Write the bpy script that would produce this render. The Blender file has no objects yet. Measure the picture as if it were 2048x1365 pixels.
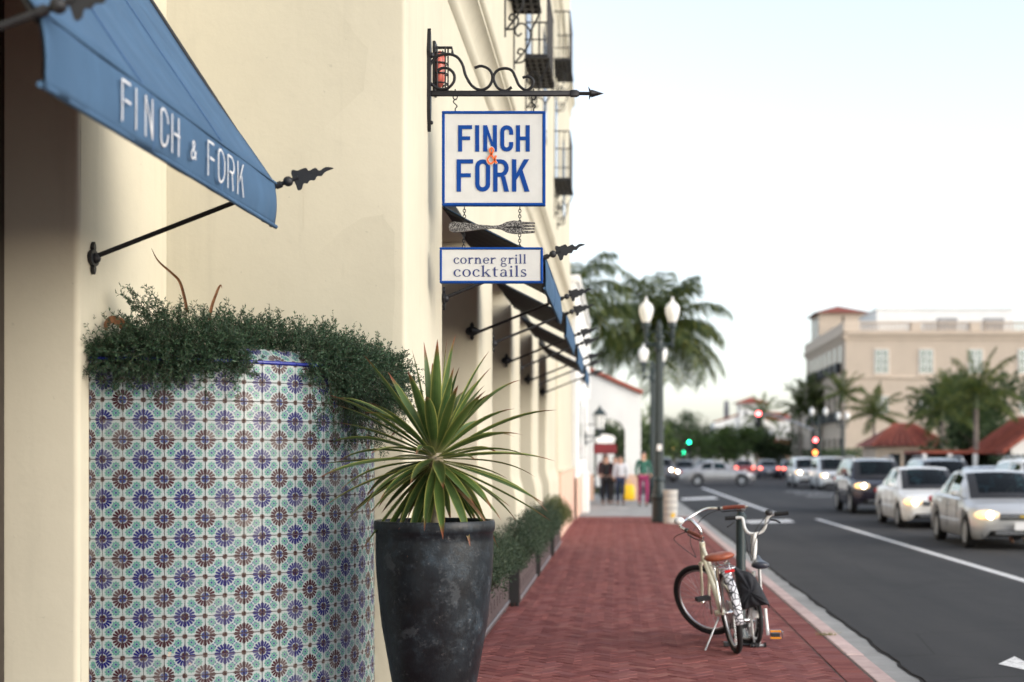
import bpy, bmesh, math, random
from math import sin, cos, pi, radians, sqrt, atan2
from mathutils import Vector, Matrix, noise as mnoise

scene = bpy.context.scene
C = scene.collection
random.seed(7)

# ------------------------------------------------------------------ camera
# X to the right across the street, Y down the street, Z up from the brick pavement
cam_d = bpy.data.cameras.new('camera')
cam = bpy.data.objects.new('camera', cam_d)
C.objects.link(cam)
cam.location = (0, 0, 1.6)
cam.rotation_euler = (pi / 2, 0, 0)
cam_d.sensor_width = 36
cam_d.lens = 50
cam_d.shift_x = -214 / 2048
cam_d.shift_y = 231.5 / 2048
cam_d.clip_start = 0.1
cam_d.clip_end = 6000
cam_d.dof.use_dof = True
cam_d.dof.focus_distance = 8.5
cam_d.dof.aperture_fstop = 1.5
scene.camera = cam

# ------------------------------------------------------------------ sky, sun, exposure
SUN_EL, SUN_AZ = radians(23), radians(118)      # azimuth clockwise from +Y: behind the camera, to the right
world = bpy.data.worlds.new('World')
scene.world = world
world.use_nodes = True
wn = world.node_tree
bg = wn.nodes['Background']
sky = wn.nodes.new('ShaderNodeTexSky')
sky.sky_type = 'NISHITA'
sky.sun_disc = False
sky.sun_elevation = SUN_EL
sky.sun_rotation = SUN_AZ
sky.altitude = 0
sky.air_density = 1.0
sky.dust_density = 1.8
sky.ozone_density = 1.0
hsv = wn.nodes.new('ShaderNodeHueSaturation')          # thin high overcast: a paler, greyer sky
hsv.inputs['Saturation'].default_value = 0.5
wn.links.new(sky.outputs[0], hsv.inputs['Color'])
wn.links.new(hsv.outputs[0], bg.inputs[0])
bg.inputs[1].default_value = 0.15
sun_d = bpy.data.lights.new('sun', 'SUN')
sun_d.energy = 0.3
sun_d.angle = radians(40)
sun_d.color = (1.0, 0.93, 0.86)
sun = bpy.data.objects.new('sun', sun_d)
C.objects.link(sun)
sd = Vector((sin(SUN_AZ) * cos(SUN_EL), cos(SUN_AZ) * cos(SUN_EL), sin(SUN_EL)))
sun.rotation_euler = sd.to_track_quat('Z', 'Y').to_euler()
sun.location = (10, -10, 30)
vs = scene.view_settings
vs.view_transform = 'Standard'
vs.look = 'None'
vs.gamma = 1
vs.exposure = 1.22
vs.use_curve_mapping = False
scene.cycles.use_denoising = True
scene.cycles.max_bounces = 8
scene.cycles.transparent_max_bounces = 12

# ------------------------------------------------------------------ node helper
class NT:
    def __init__(s, name):
        s.mat = bpy.data.materials.new(name); s.mat.use_nodes = True
        s.t = s.mat.node_tree; s.n = s.t.nodes; s.l = s.t.links
        s.b = s.n['Principled BSDF']
    def new(s, typ, **kw):
        n = s.n.new(typ)
        for k, v in kw.items(): setattr(n, k, v)
        return n
    def put(s, sock, v):
        if isinstance(v, (int, float)): sock.default_value = v
        elif isinstance(v, tuple): sock.default_value = v if len(v) == len(sock.default_value) else tuple(v) + (1,)
        else: s.l.new(v, sock)
    def m(s, op, a, b=None, c=None):
        n = s.new('ShaderNodeMath', operation=op)
        s.put(n.inputs[0], a)
        if b is not None: s.put(n.inputs[1], b)
        if c is not None: s.put(n.inputs[2], c)
        return n.outputs[0]
    def mix(s, f, a, b, bt='MIX'):
        n = s.new('ShaderNodeMix', data_type='RGBA', blend_type=bt)
        s.put(n.inputs[0], f); s.put(n.inputs[6], a); s.put(n.inputs[7], b)
        return n.outputs[2]
    def noise(s, vec, scale, detail=4, rough=.55):
        n = s.new('ShaderNodeTexNoise')
        s.l.new(vec, n.inputs['Vector']); n.inputs['Scale'].default_value = scale
        n.inputs['Detail'].default_value = detail; n.inputs['Roughness'].default_value = rough
        return n.outputs[0]
    def pos(s): return s.new('ShaderNodeNewGeometry').outputs['Position']
    def obj(s): return s.new('ShaderNodeTexCoord').outputs['Object']
    def ramp(s, f, stops):
        n = s.new('ShaderNodeValToRGB'); s.l.new(f, n.inputs[0])
        e = n.color_ramp.elements
        while len(e) > len(stops): e.remove(e[-1])
        while len(e) < len(stops): e.new(1)
        for x, (p, c) in zip(e, stops):
            x.position = p; x.color = tuple(c) + (1,) if not isinstance(c, (int, float)) else (c, c, c, 1)
        return n.outputs[0]
    def bump(s, h, strength=.3, dist=.01):
        n = s.new('ShaderNodeBump'); n.inputs['Strength'].default_value = strength
        n.inputs['Distance'].default_value = dist
        s.l.new(h, n.inputs['Height']); s.l.new(n.outputs[0], s.b.inputs['Normal'])
    def set(s, **kw):
        for k, v in kw.items(): s.put(s.b.inputs[k.replace('_', ' ')], v)

def mul(c, k): return tuple(min(1, x * k) for x in c)

def M(name, col, rough=.6, metal=0., var=.12, vs=4., bump=0., bs=60., spec=.5, col2=None, isl=0., emit=None, es=0., coat=0.):
    """a procedural paint, plaster, metal ... : base colour with uneven tone and fine relief"""
    t = NT(name)
    p = t.obj() if isl < 0 else t.pos()
    a, b = mul(col, 1 - var), (col2 or mul(col, 1 + var))
    n1 = t.noise(p, vs, 5, .6)
    f = t.ramp(n1, [(.3, 0), (.7, 1)])
    c = t.mix(f, a, b)
    if isl > 0:
        g = t.new('ShaderNodeNewGeometry').outputs['Random Per Island']
        o = t.new('ShaderNodeObjectInfo').outputs['Random']
        r = t.m('FRACT', t.m('ADD', g, o))
        c = t.mix(1, c, t.ramp(r, [(0, 1 - isl), (1, 1 + isl)]), 'MULTIPLY')
    t.set(Base_Color=c, Roughness=rough, Metallic=metal)
    t.b.inputs['Specular IOR Level'].default_value = spec
    if coat: t.b.inputs['Coat Weight'].default_value = coat
    if emit:
        t.set(Emission_Color=emit); t.b.inputs['Emission Strength'].default_value = es
    if bump:
        t.bump(t.noise(p, bs, 6, .6), bump, .01)
    return t.mat

# ------------------------------------------------------------------ mesh helper
def catmull(pts, k=6, closed=False):
    P = [Vector(p) for p in pts]
    n = len(P); out = []
    for i in range(n if closed else n - 1):
        p0 = P[(i - 1) % n] if closed or i > 0 else P[0] * 2 - P[1]
        p1, p2 = P[i], P[(i + 1) % n]
        p3 = P[(i + 2) % n] if closed or i + 2 < n else P[-1] * 2 - P[-2]
        for j in range(k):
            t = j / k
            out.append(.5 * ((2 * p1) + (p2 - p0) * t + (2 * p0 - 5 * p1 + 4 * p2 - p3) * t * t + (3 * p1 - p0 - 3 * p2 + p3) * t ** 3))
    if not closed: out.append(P[-1].copy())
    return out

class MB:
    def __init__(s): s.v = []; s.f = []; s.uv = []; s.has_uv = False
    def add(s, vs, fs, uvs=None):
        o = len(s.v); s.v += [tuple(v) for v in vs]
        for i, f in enumerate(fs):
            s.f.append(tuple(o + k for k in f))
            s.uv.append(uvs[i] if uvs else None)
        if uvs: s.has_uv = True
        return s
    def box(s, x0, x1, y0, y1, z0, z1, M4=None):
        vs = [Vector((x, y, z)) for z in (z0, z1) for y in (y0, y1) for x in (x0, x1)]
        if M4: vs = [M4 @ v for v in vs]
        return s.add(vs, [(0, 2, 3, 1), (4, 5, 7, 6), (0, 1, 5, 4), (2, 6, 7, 3), (0, 4, 6, 2), (1, 3, 7, 5)])
    def cbox(s, x0, x1, y0, y1, z0, z1, c=.01, M4=None):
        """box with chamfered edges"""
        vs = []
        for sx in (0, 1):
            for sy in (0, 1):
                for sz in (0, 1):
                    X, Y, Z = (x0, x1)[sx], (y0, y1)[sy], (z0, z1)[sz]
                    dx, dy, dz = (c, -c)[sx], (c, -c)[sy], (c, -c)[sz]
                    vs += [Vector((X, Y + dy, Z + dz)), Vector((X + dx, Y, Z + dz)), Vector((X + dx, Y + dy, Z))]
        if M4: vs = [M4 @ v for v in vs]
        I = lambda sx, sy, sz, a: (sx * 4 + sy * 2 + sz) * 3 + a
        fs = []
        for sx in (0, 1): fs.append([I(sx, a, b, 0) for a, b in ((0, 0), (1, 0), (1, 1), (0, 1))])
        for sy in (0, 1): fs.append([I(a, sy, b, 1) for a, b in ((0, 0), (1, 0), (1, 1), (0, 1))])
        for sz in (0, 1): fs.append([I(a, b, sz, 2) for a, b in ((0, 0), (1, 0), (1, 1), (0, 1))])
        for a in (0, 1):
            for b in (0, 1):
                fs.append([I(0, a, b, 1), I(1, a, b, 1), I(1, a, b, 2), I(0, a, b, 2)])
                fs.append([I(a, 0, b, 0), I(a, 1, b, 0), I(a, 1, b, 2), I(a, 0, b, 2)])
                fs.append([I(a, b, 0, 0), I(a, b, 1, 0), I(a, b, 1, 1), I(a, b, 0, 1)])
                for d in (0, 1): fs.append([I(a, b, d, 0), I(a, b, d, 1), I(a, b, d, 2)])
        return s.add(vs, fs)
    def tube(s, pts, r, n=8, cap=True, closed=False, flat=1.):
        P = [Vector(p) for p in pts]; m = len(P)
        if m < 2: return s
        R = r if isinstance(r, (list, tuple)) else [r] * m
        T = []
        for i in range(m):
            a = P[i - 1] if (i > 0 or closed) else P[i]
            b = P[(i + 1) % m] if (i < m - 1 or closed) else P[i]
            d = b - a
            T.append(d.normalized() if d.length > 1e-9 else Vector((0, 0, 1)))
        u = T[0].orthogonal().normalized()
        if abs(T[0].z) < .9: u = (Vector((0, 0, 1)) - T[0] * T[0].z).normalized()
        vs = []
        for i in range(m):
            u = u - T[i] * u.dot(T[i])
            u = u.normalized() if u.length > 1e-6 else T[i].orthogonal().normalized()
            w = T[i].cross(u)
            for k in range(n):
                a = 2 * pi * k / n
                vs.append(P[i] + u * (cos(a) * R[i]) + w * (sin(a) * R[i] * flat))
        fs = []
        for i in range(m if closed else m - 1):
            j = (i + 1) % m
            for k in range(n):
                k2 = (k + 1) % n
                fs.append((i * n + k, i * n + k2, j * n + k2, j * n + k))
        if cap and not closed:
            fs.append(tuple(range(n - 1, -1, -1))); fs.append(tuple((m - 1) * n + k for k in range(n)))
        return s.add(vs, fs)
    def lathe(s, prof, n=24, M4=None, a0=0., a1=2 * pi, cx=0., cy=0., cap=True):
        full = abs(a1 - a0 - 2 * pi) < 1e-6
        cols = n if full else n + 1
        vs = []
        for r, z in prof:
            for k in range(cols):
                a = a0 + (a1 - a0) * k / n
                v = Vector((cx + r * cos(a), cy + r * sin(a), z))
                vs.append(M4 @ v if M4 else v)
        fs = []
        for i in range(len(prof) - 1):
            for k in range(n):
                k2 = (k + 1) % cols
                fs.append((i * cols + k, i * cols + k2, (i + 1) * cols + k2, (i + 1) * cols + k))
        if full and cap:
            if prof[0][0] > 1e-5: fs.append(tuple(range(cols - 1, -1, -1)))
            if prof[-1][0] > 1e-5: fs.append(tuple((len(prof) - 1) * cols + k for k in range(cols)))
        return s.add(vs, fs)
    def prism(s, poly, fn, t):
        """2-D outline, fn(u,v,w) gives the 3-D point, w from 0 to t"""
        n = len(poly)
        vs = [fn(u, v, 0) for u, v in poly] + [fn(u, v, t) for u, v in poly]
        fs = [tuple(range(n - 1, -1, -1)), tuple(range(n, 2 * n))]
        fs += [(i, (i + 1) % n, n + (i + 1) % n, n + i) for i in range(n)]
        return s.add(vs, fs)
    def loft(s, rings, closed=True, cap=True):
        n = len(rings[0]); vs = [v for r in rings for v in r]; fs = []
        for i in range(len(rings) - 1):
            for k in range(n if closed else n - 1):
                k2 = (k + 1) % n
                fs.append((i * n + k, i * n + k2, (i + 1) * n + k2, (i + 1) * n + k))
        if cap and closed:
            fs.append(tuple(range(n - 1, -1, -1))); fs.append(tuple((len(rings) - 1) * n + k for k in range(n)))
        return s.add(vs, fs)
    def sph(s, c, r, n=12, sc=(1, 1, 1), M4=None):
        prof = [(max(1e-6, cos(-pi / 2 + pi * i / (n // 2))), sin(-pi / 2 + pi * i / (n // 2))) for i in range(n // 2 + 1)]
        X = Matrix.Translation(c) @ (M4 or Matrix()) @ Matrix.Diagonal((r * sc[0], r * sc[1], r * sc[2], 1))
        return s.lathe(prof, n, X)
    def mesh(s, name, mat=None, smooth=None):
        me = bpy.data.meshes.new(name)
        me.from_pydata(s.v, [], s.f)
        if s.has_uv:
            ul = me.uv_layers.new(name='UVMap'); i = 0
            for f, u in zip(s.f, s.uv):
                for k in range(len(f)):
                    ul.data[i].uv = u[k] if u else (0, 0); i += 1
        if mat: me.materials.append(mat)
        if smooth is not None:
            me.polygons.foreach_set('use_smooth', [True] * len(me.polygons))
            if smooth < 180: me.set_sharp_from_angle(angle=radians(smooth))
        me.update()
        return me
    def build(s, name, mat, parent=None, smooth=None, loc=None, fix=False):
        me = s.mesh(name, mat, smooth)
        if fix:
            bm = bmesh.new(); bm.from_mesh(me); bmesh.ops.recalc_face_normals(bm, faces=bm.faces); bm.to_mesh(me); bm.free()
        o = bpy.data.objects.new(name, me); C.objects.link(o)
        if parent: o.parent = parent
        if loc: o.location = loc
        return o

def put(name, me, parent=None, loc=(0, 0, 0), rot=(0, 0, 0), scale=(1, 1, 1)):
    o = bpy.data.objects.new(name, me); C.objects.link(o)
    o.parent = parent; o.location = loc; o.rotation_euler = rot; o.scale = scale
    return o
def tag(o, label, cat, group=None):
    o['label'] = label; o['category'] = cat
    if group: o['group'] = group
    return o
def thing(name, label, cat, loc=(0, 0, 0), rot=(0, 0, 0), group=None):
    o = bpy.data.objects.new(name, None); C.objects.link(o)
    o.empty_display_size = .2
    o.location = loc; o.rotation_euler = rot if isinstance(rot, tuple) else (0, 0, rot)
    return tag(o, label, cat, group)
def struct(o): o['kind'] = 'structure'; return o
def stuff(o): o['kind'] = 'stuff'; return o
def copy_tree(o, parent=None):
    c = o.copy(); C.objects.link(c); c.parent = parent
    for k in ('label', 'category', 'group', 'kind'):
        if k in o.keys(): c[k] = o[k]
    for ch in list(o.children): copy_tree(ch, c)
    return c
R = random.uniform

# ------------------------------------------------------------------ materials
def stucco(name, col, var=.05, stain=.12):
    t = NT(name); p = t.pos()
    big = t.noise(p, .9, 4, .6); fine = t.noise(p, 9, 6, .65)
    c = t.mix(t.ramp(big, [(.3, 0), (.7, 1)]), mul(col, 1 - var), mul(col, 1 + var))
    c = t.mix(t.m('MULTIPLY', t.ramp(fine, [(.55, 0), (.8, 1)]), stain), c, mul(col, .66))
    # faint vertical streaks of weathering and hairline cracks
    mp = t.new('ShaderNodeMapping'); mp.inputs['Scale'].default_value = (7, 7, .6); t.l.new(p, mp.inputs[0])
    st = t.noise(mp.outputs[0], 1, 5, .6)
    c = t.mix(t.m('MULTIPLY', t.ramp(st, [(.54, 0), (.75, 1)]), .26), c, mul(col, .72))
    sp = t.noise(p, 24, 2, .5)
    c = t.mix(t.m('MULTIPLY', t.ramp(sp, [(.74, 0), (.78, 1)]), .3), c, mul(col, .6))
    t.set(Base_Color=c, Roughness=.9)
    t.b.inputs['Specular IOR Level'].default_value = .25
    h = t.m('ADD', t.m('MULTIPLY', t.noise(p, 5, 4, .6), 1.), t.m('MULTIPLY', t.noise(p, 55, 5, .6), .18))
    t.bump(h, .16, .02)
    return t.mat
m_stucco = stucco('cream_stucco', (.56, .525, .415))
m_white = stucco('white_stucco', (.78, .78, .76))
m_pink = stucco('pink_stucco', (.70, .47, .36))
m_beige = stucco('beige_stone', (.52, .435, .35))
m_iron = M('black_iron', (.008, .008, .010), .5, .3, .3, 30, .25, 200)
m_ironp = M('painted_iron', (.011, .012, .015), .55, 0, .25, 20, .2, 150)
m_green = M('dark_green_iron', (.014, .028, .032), .45, 0, .2, 12)
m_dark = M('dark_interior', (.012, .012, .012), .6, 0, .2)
m_door = M('dark_door_wood', (.03, .022, .018), .5, 0, .3, 12)
m_glassd = M('window_glass', (.02, .025, .03), .06, 0, .2, spec=.8)
m_glassb = M('sky_window_glass', (.25, .27, .26), .05, .7, .15, 1.5, spec=1)
m_chrome = M('chrome', (.75, .76, .76), .14, 1., .05)
m_steel = M('brushed_steel', (.45, .46, .48), .35, 1., .1)
m_rubber = M('black_rubber', (.009, .009, .01), .8, 0, .2, 30)
m_blackp = M('black_plastic', (.02, .02, .022), .45, 0, .2)
m_whitep = M('white_paint', (.78, .78, .76), .4, 0, .04, 12)
m_redroof = M('red_roof_tile', (.25, .06, .036), .8, 0, .3, 3, isl=.2)
m_concrete = M('grey_concrete', (.30, .30, .31), .9, 0, .15, 3, .3, 80)
m_globe = M('milk_glass', (.85, .85, .82), .25, 0, .02)
# ================================================================== SETTING
RZ = -.13                                   # road level
t = NT('asphalt'); p = t.pos()
c = t.mix(t.ramp(t.noise(p, 220, 3, .7), [(.3, 0), (.75, 1)]), (.022, .023, .026), (.052, .053, .057))
mp = t.new('ShaderNodeMapping'); mp.inputs['Scale'].default_value = (1.2, .12, 1); t.l.new(p, mp.inputs[0])
c = t.mix(t.m('MULTIPLY', t.ramp(t.noise(mp.outputs[0], 1, 4, .6), [(.4, 0), (.7, 1)]), .5), c, (.06, .059, .06))
c = t.mix(t.m('MULTIPLY', t.ramp(t.noise(p, .45, 4, .7), [(.5, 0), (.7, 1)]), .45), c, (.02, .021, .023))
vc = t.new('ShaderNodeTexVoronoi'); vc.feature = 'DISTANCE_TO_EDGE'; vc.inputs['Scale'].default_value = .42; t.l.new(t.mix(.22, p, t.new('ShaderNodeTexNoise').outputs['Color'], 'ADD'), vc.inputs['Vector'])
c = t.mix(t.m('MULTIPLY', t.ramp(vc.outputs[0], [(.0, 1), (.006, 0)]), .6), c, (.015, .015, .016))
c = t.mix(t.m('MULTIPLY', t.ramp(t.noise(p, 2.6, 3, .5), [(.7, 0), (.76, 1)]), .5), c, (.022, .022, .024))
t.set(Base_Color=c, Roughness=.88); t.b.inputs['Specular IOR Level'].default_value = .2; t.bump(t.noise(p, 160, 4, .7), .5, .006)
m_asphalt = t.mat
m_ground = M('distant_ground', (.10, .095, .085), .95, 0, .3, .1)
t = NT('road_paint'); p = t.pos()
w = t.ramp(t.noise(p, 18, 5, .75), [(.36, 0), (.5, 1)])
t.set(Base_Color=t.mix(w, (.30, .30, .31), (.72, .72, .72)), Roughness=.7); m_line = t.mat

m_seamdirt = M('seam_dirt', (.012, .011, .011), .95, 0, .4, 30)
struct(MB().add([(-3000, -800, -.16), (3000, -800, -.16), (3000, 5000, -.16), (-3000, 5000, -.16)], [(0, 1, 2, 3)]).build('ground', m_ground))
# carriageway with a ragged edge over the concrete gutter
mb = MB(); L = []; y = -8.
while y < 60:
    L.append((2.36 + .035 * mnoise.noise((y * .9, 3, 0)) + .02 * mnoise.noise((y * 4.1, 7, 0)) + .012 * R(-1, 1) * (y < 30), y)); y += .22 if y < 30 else 2
L += [(2.36, 61), (-160, 61), (-160, 84), (2.36, 84), (2.36, 420)]
Rr = [(16.5, 420), (16.5, 84), (160, 84), (160, 61), (16.5, 61), (16.5, -8)]
mb.prism([(x, y) for x, y in L] + Rr, lambda u, v, w: (u, v, RZ - .028 + w), .028)
rd_ = struct(mb.build('road', m_asphalt, fix=True))
ek = MB(); EL = [q for q in L if q[1] < 45]      # open seam between asphalt and gutter
for (xa, ya), (xb, yb) in zip(EL, EL[1:]):
    wa, wb_ = .03 + .03 * mnoise.noise((ya * 1.7, 1, 5)), .03 + .03 * mnoise.noise((yb * 1.7, 1, 5))
    ek.add([(xa - max(.008, wa), ya, RZ - .0095), (xa + .004, ya, RZ - .0095), (xb + .004, yb, RZ - .0095), (xb - max(.008, wb_), yb, RZ - .0095)], [(0, 1, 2, 3)])
ek.build('edge_seam', m_seamdirt, rd_)
# gutter pan: concrete slabs between kerb and asphalt
g = struct(MB().box(1.96, 2.6, -8, 60, RZ - .2, RZ - .03).build('gutter', m_concrete))
y = -8.
gm = M('gutter_concrete', (.27, .275, .275), .9, 0, .22, 2.2, .35, 90, isl=.12)
while y < 60:
    MB().cbox(1.985, 2.55, y + .006, y + 2.99, RZ - .1, RZ - .012, .006).build('gutter_slab', gm, g); y += 3
# kerb stones
kerb = struct(MB().box(1.845, 1.975, -8, 38, -.3, -.02).build('kerb', m_concrete))
km = M('kerb_stone', (.47, .34, .33), .85, 0, .2, 5, .35, 70, isl=.1, col2=(.56, .43, .41))
y = -8.; k = 0
while y < 37.5:
    MB().cbox(1.835, 1.985, y + .005, y + 1.495, -.25, .002 + .004 * R(-1, 1), .012).build('kerb_stone', km, kerb); y += 1.5
# road markings: (sheets above the asphalt)
def marking(poly, name='road_marking'):
    return struct(MB().add([(x, y, RZ + .004) for x, y in poly], [tuple(range(len(poly)))]).build(name, m_line))
marking([(5.42, 39.5), (5.58, 39.5), (5.74, 19), (5.72, 10), (5.58, 10), (5.58, 19)], 'lane_line')
marking([(4.64, 42.6), (4.84, 42.6), (4.75, 79), (4.52, 79)], 'lane_line')
marking([(3.42, 36.9), (4.64, 37.5), (4.7, 39.2), (3.3, 38.4)], 'stop_bar')
marking([(2.55, 56.6), (4.1, 58.4), (4.1, 61.5), (2.55, 59.2)], 'crosswalk_line')
marking([(3.16, 11.85), (3.42, 11.2), (3.42, 11.62), (4.4, 11.62), (4.4, 11.98), (3.42, 11.98), (3.42, 12.3)], 'turn_arrow')
for yy in (62, 66, 70): marking([(8.2, yy), (10.2, yy), (10.2, yy + .45), (8.2, yy + .45)], 'crosswalk_line')

# brick pavement ------------------------------------------------------------
t = NT('brick_paver'); p = t.pos()
g1 = t.new('ShaderNodeNewGeometry').outputs['Random Per Island']; o1 = t.new('ShaderNodeObjectInfo').outputs['Random']
r = t.m('FRACT', t.m('ADD', g1, o1))
c = t.ramp(r, [(0, (.135, .042, .042)), (.3, (.185, .062, .058)), (.6, (.215, .077, .07)), (.85, (.19, .072, .073)), (1, (.25, .105, .092))])
c = t.mix(t.m('MULTIPLY', t.ramp(t.noise(p, 1.1, 5, .65), [(.42, 0), (.7, 1)]), .5), c, (.16, .062, .06))
c = t.mix(t.m('MULTIPLY', t.ramp(t.noise(p, 60, 4, .7), [(.5, 0), (.8, 1)]), .35), c, (.32, .17, .14))
c = t.mix(t.m('MULTIPLY', t.ramp(t.noise(p, 7, 3, .6), [(.66, 0), (.76, 1)]), .35), c, (.09, .05, .05))
t.set(Base_Color=c, Roughness=.9); t.b.inputs['Specular IOR Level'].default_value = .12; t.bump(t.noise(p, 90, 5, .65), .4, .006)
m_brick = t.mat
m_mortar = M('paving_sand', (.07, .05, .045), .95, 0, .3, 20)
sw = struct(MB().box(-2.66, 1.84, -6, 38, -.3, -.007).build('sidewalk', m_mortar))
def clip(poly, ax, val, keep_less):
    out = []
    for i in range(len(poly)):
        a, b = poly[i], poly[(i + 1) % len(poly)]
        ia = (a[ax] <= val) == keep_less; ib = (b[ax] <= val) == keep_less
        if ia: out.append(a)
        if ia != ib:
            k = (val - a[ax]) / (b[ax] - a[ax]); out.append((a[0] + k * (b[0] - a[0]), a[1] + k * (b[1] - a[1])))
    return out
def brick_top(mb, poly, zt, ch=.004):
    n = len(poly); cx = sum(a for a, b in poly) / n; cy = sum(b for a, b in poly) / n
    ins = []
    for x, y in poly:
        d = sqrt((x - cx) ** 2 + (y - cy) ** 2) or 1
        ins.append((x - (x - cx) / d * ch * 1.4, y - (y - cy) / d * ch * 1.4))
    vs = [(x, y, -.02) for x, y in poly] + [(x, y, zt - ch) for x, y in poly] + [(x, y, zt) for x, y in ins]
    fs = []
    for i in range(n):
        j = (i + 1) % n
        fs += [(i, j, n + j, n + i), (n + i, n + j, 2 * n + j, 2 * n + i)]
    fs.append(tuple(range(2 * n, 3 * n)))
    mb.add(vs, fs)
U = .1; J = .0028
hb = [(-.1 + J, -.05 + J), (.1 - J, -.05 + J), (.1 - J, .05 - J), (-.1 + J, .05 - J)]
tmp = MB(); brick_top(tmp, hb, 0); me_brick = tmp.mesh('brick', m_brick)
cands = []; rest = MB(); q = sqrt(.5); XW = 1.615
N0 = 330
for i in range(-N0, N0):
    for j in range(-N0, N0):
        tt = (i - j) % 4
        if tt not in (0, 3): continue
        if tt == 0: cx, cy, rot = i + 1., j + .5, 0.
        else: cx, cy, rot = i + .5, j + 1., pi / 2
        cx *= U; cy *= U
        X = (cx - cy) * q; Y = (cx + cy) * q + 16
        if not (-2.75 < X < XW + .1 and -5.5 < Y < 38.05): continue
        a = rot + pi / 4
        poly = [(X + u * cos(a) - v * sin(a), Y + u * sin(a) + v * cos(a)) for u, v in hb]
        inside = all(-2.6 < x < XW and -5 < y < 38 for x, y in poly)
        if inside and X > -.95 and 9.9 < Y: cands.append((Y + abs(X) * .02, X, Y, a))
        else:
            for ax, val, kl in ((0, XW - .004, True), (0, -2.65, False), (1, 38, True)):
                if poly: poly = clip(poly, ax, val, kl)
            if len(poly) >= 3: brick_top(rest, poly, R(-.0025, .0015))
cands.sort()
for k, (_, X, Y, a) in enumerate(cands):
    if k < 262: put('brick', me_brick, sw, (X, Y, R(-.0025, .0015)), (R(-.012, .012), R(-.012, .012), a + R(-.008, .008)))
    else:
        poly = [(X + u * cos(a) - v * sin(a), Y + u * sin(a) + v * cos(a)) for u, v in hb]
        brick_top(rest, poly, R(-.0025, .0015))
y = -5.; k = 0
while y < 37.9:                              # soldier course along the kerb
    if 9.9 < y < 13.7: put('brick', me_brick, sw, (1.722, y + .05, R(-.002, .001)), (0, 0, R(-.01, .01)))
    else: brick_top(rest, [(1.722 + u, y + .05 + v) for u, v in hb], R(-.002, .001))
    y += U
stuff(rest.build('bricks', m_brick, sw))
# weed in the kerb joint, dry leaves and gum on the pavement
m_weed = M('dry_grass', (.20, .19, .06), .8, 0, .3, 40)
for wx, wy, wl in ((1.83, 12.72, 'small yellow-green weed tuft growing in the kerb joint behind the bicycles'),):
    wb = MB(); rw = random.Random(3)
    for k in range(60):
        a_ = rw.uniform(0, 2 * pi); l_ = rw.uniform(.04, .13); bx_ = rw.uniform(-.06, .1)
        wb.add([(bx_, 0, 0), (bx_ + .006, 0, 0), (bx_ + cos(a_) * l_, sin(a_) * l_ * .5, rw.uniform(.01, .05))], [(0, 1, 2)])
    o = wb.build('weed_tuft', m_weed, None, None, (wx, wy, .002)); tag(o, wl, 'weed')
# concrete pavement beyond the bricks
cs = struct(MB().box(-1.3, 2.0, 38.01, 60.5, -.3, -.012).build('far_sidewalk', m_concrete))
for a in range(15):
    for b in range(2):
        MB().cbox(-1.29 + b * 1.65, .35 + b * 1.65, 38.02 + a * 1.5, 39.51 + a * 1.5, -.1, R(-.003, .001), .006).build('paving_slab', gm, cs)
struct(MB().cbox(16.5, 21, -8, 60.5, -.3, 0, .02).build('opposite_sidewalk', m_concrete))
struct(MB().cbox(16.5, 19.3, 84.5, 420, -.3, 0, .02).build('opposite_sidewalk', m_concrete))
struct(MB().cbox(-1.5, 2.3, 84.5, 420, -.3, 0, .02).build('far_sidewalk', m_concrete))

# ================================================================== MAIN BUILDING
XF, XN, YC = -1.25, -2.656, 8.345
OPEN = [(10.07, 12.7), (14.05, 16.57), (17.95, 20.55), (22.08, 24.5)]
TOP = 15.
bld = thing('stucco_building', 'cream stucco corner building with deep awninged openings along the brick pavement', 'building', (0, 0, 0))
def jit_wall(mb, axis, const, a0, a1, z0, z1, na, nz, amp=.004):
    """hand-trowelled wall face: slightly uneven sheet"""
    vs = []
    for j in range(nz + 1):
        for i in range(na + 1):
            a = a0 + (a1 - a0) * i / na; z = z0 + (z1 - z0) * j / nz
            d = amp * mnoise.noise((a * 1.3 + const, z * 1.1, 4.2)) if 0 < i < na else 0
            vs.append((const + d, a, z) if axis == 'x' else (a, const + d, z))
    mb.add(vs, [(j * (na + 1) + i, j * (na + 1) + i + 1, (j + 1) * (na + 1) + i + 1, (j + 1) * (na + 1) + i) for j in range(nz) for i in range(na)])
# wall across the corner that faces the camera + near street wall
mb = MB(); jit_wall(mb, 'y', YC, XN, XF - .03, 0, TOP, 12, 60)
mb.build('wall', m_stucco, bld, 180)
def round_edge_pier(y0, y1, z0, z1, xf, base=None, xb=-2.3):
    """pier with softly rounded stucco arrises and a flared foot"""
    r = .03; mb = MB(); zs = []
    if base:
        zs = [(z0, base), (1.02, base), (1.1, base - .004)]
        for i in range(1, 9): zs.append((1.1 + .3 * i / 8, base - .004 + (xf - base + .004) * (.5 - .5 * cos(pi * i / 8))))
        zs += [(2, xf), (z1, xf)]
    else: zs = [(z0, xf), (1.5, xf), (3, xf), (z1, xf)]
    rings = []
    for z, x in zs:
        e = .004 * mnoise.noise((z * 1.7, y0, 1))
        ring = [(xb, y0, z)]
        ring += [(x - r + r * sin(k * pi / 8), y0 + e + r - r * cos(k * pi / 8), z) for k in range(5)]
        ring += [(x - r + r * cos(k * pi / 8), y1 - r + r * sin(k * pi / 8), z) for k in range(5)]
        ring += [(xb, y1, z)]
        rings.append([Vector(v) for v in ring])
    mb.loft(rings)
    return mb.build('pier', m_stucco, bld, 50, fix=True)
LZ = 3.52
round_edge_pier(YC, OPEN[0][0], 0, TOP, XF, None, XF - .6)
for k in range(3): round_edge_pier(OPEN[k][1], OPEN[k + 1][0], 0, LZ, XF, -1.185 if k else None)
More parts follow.
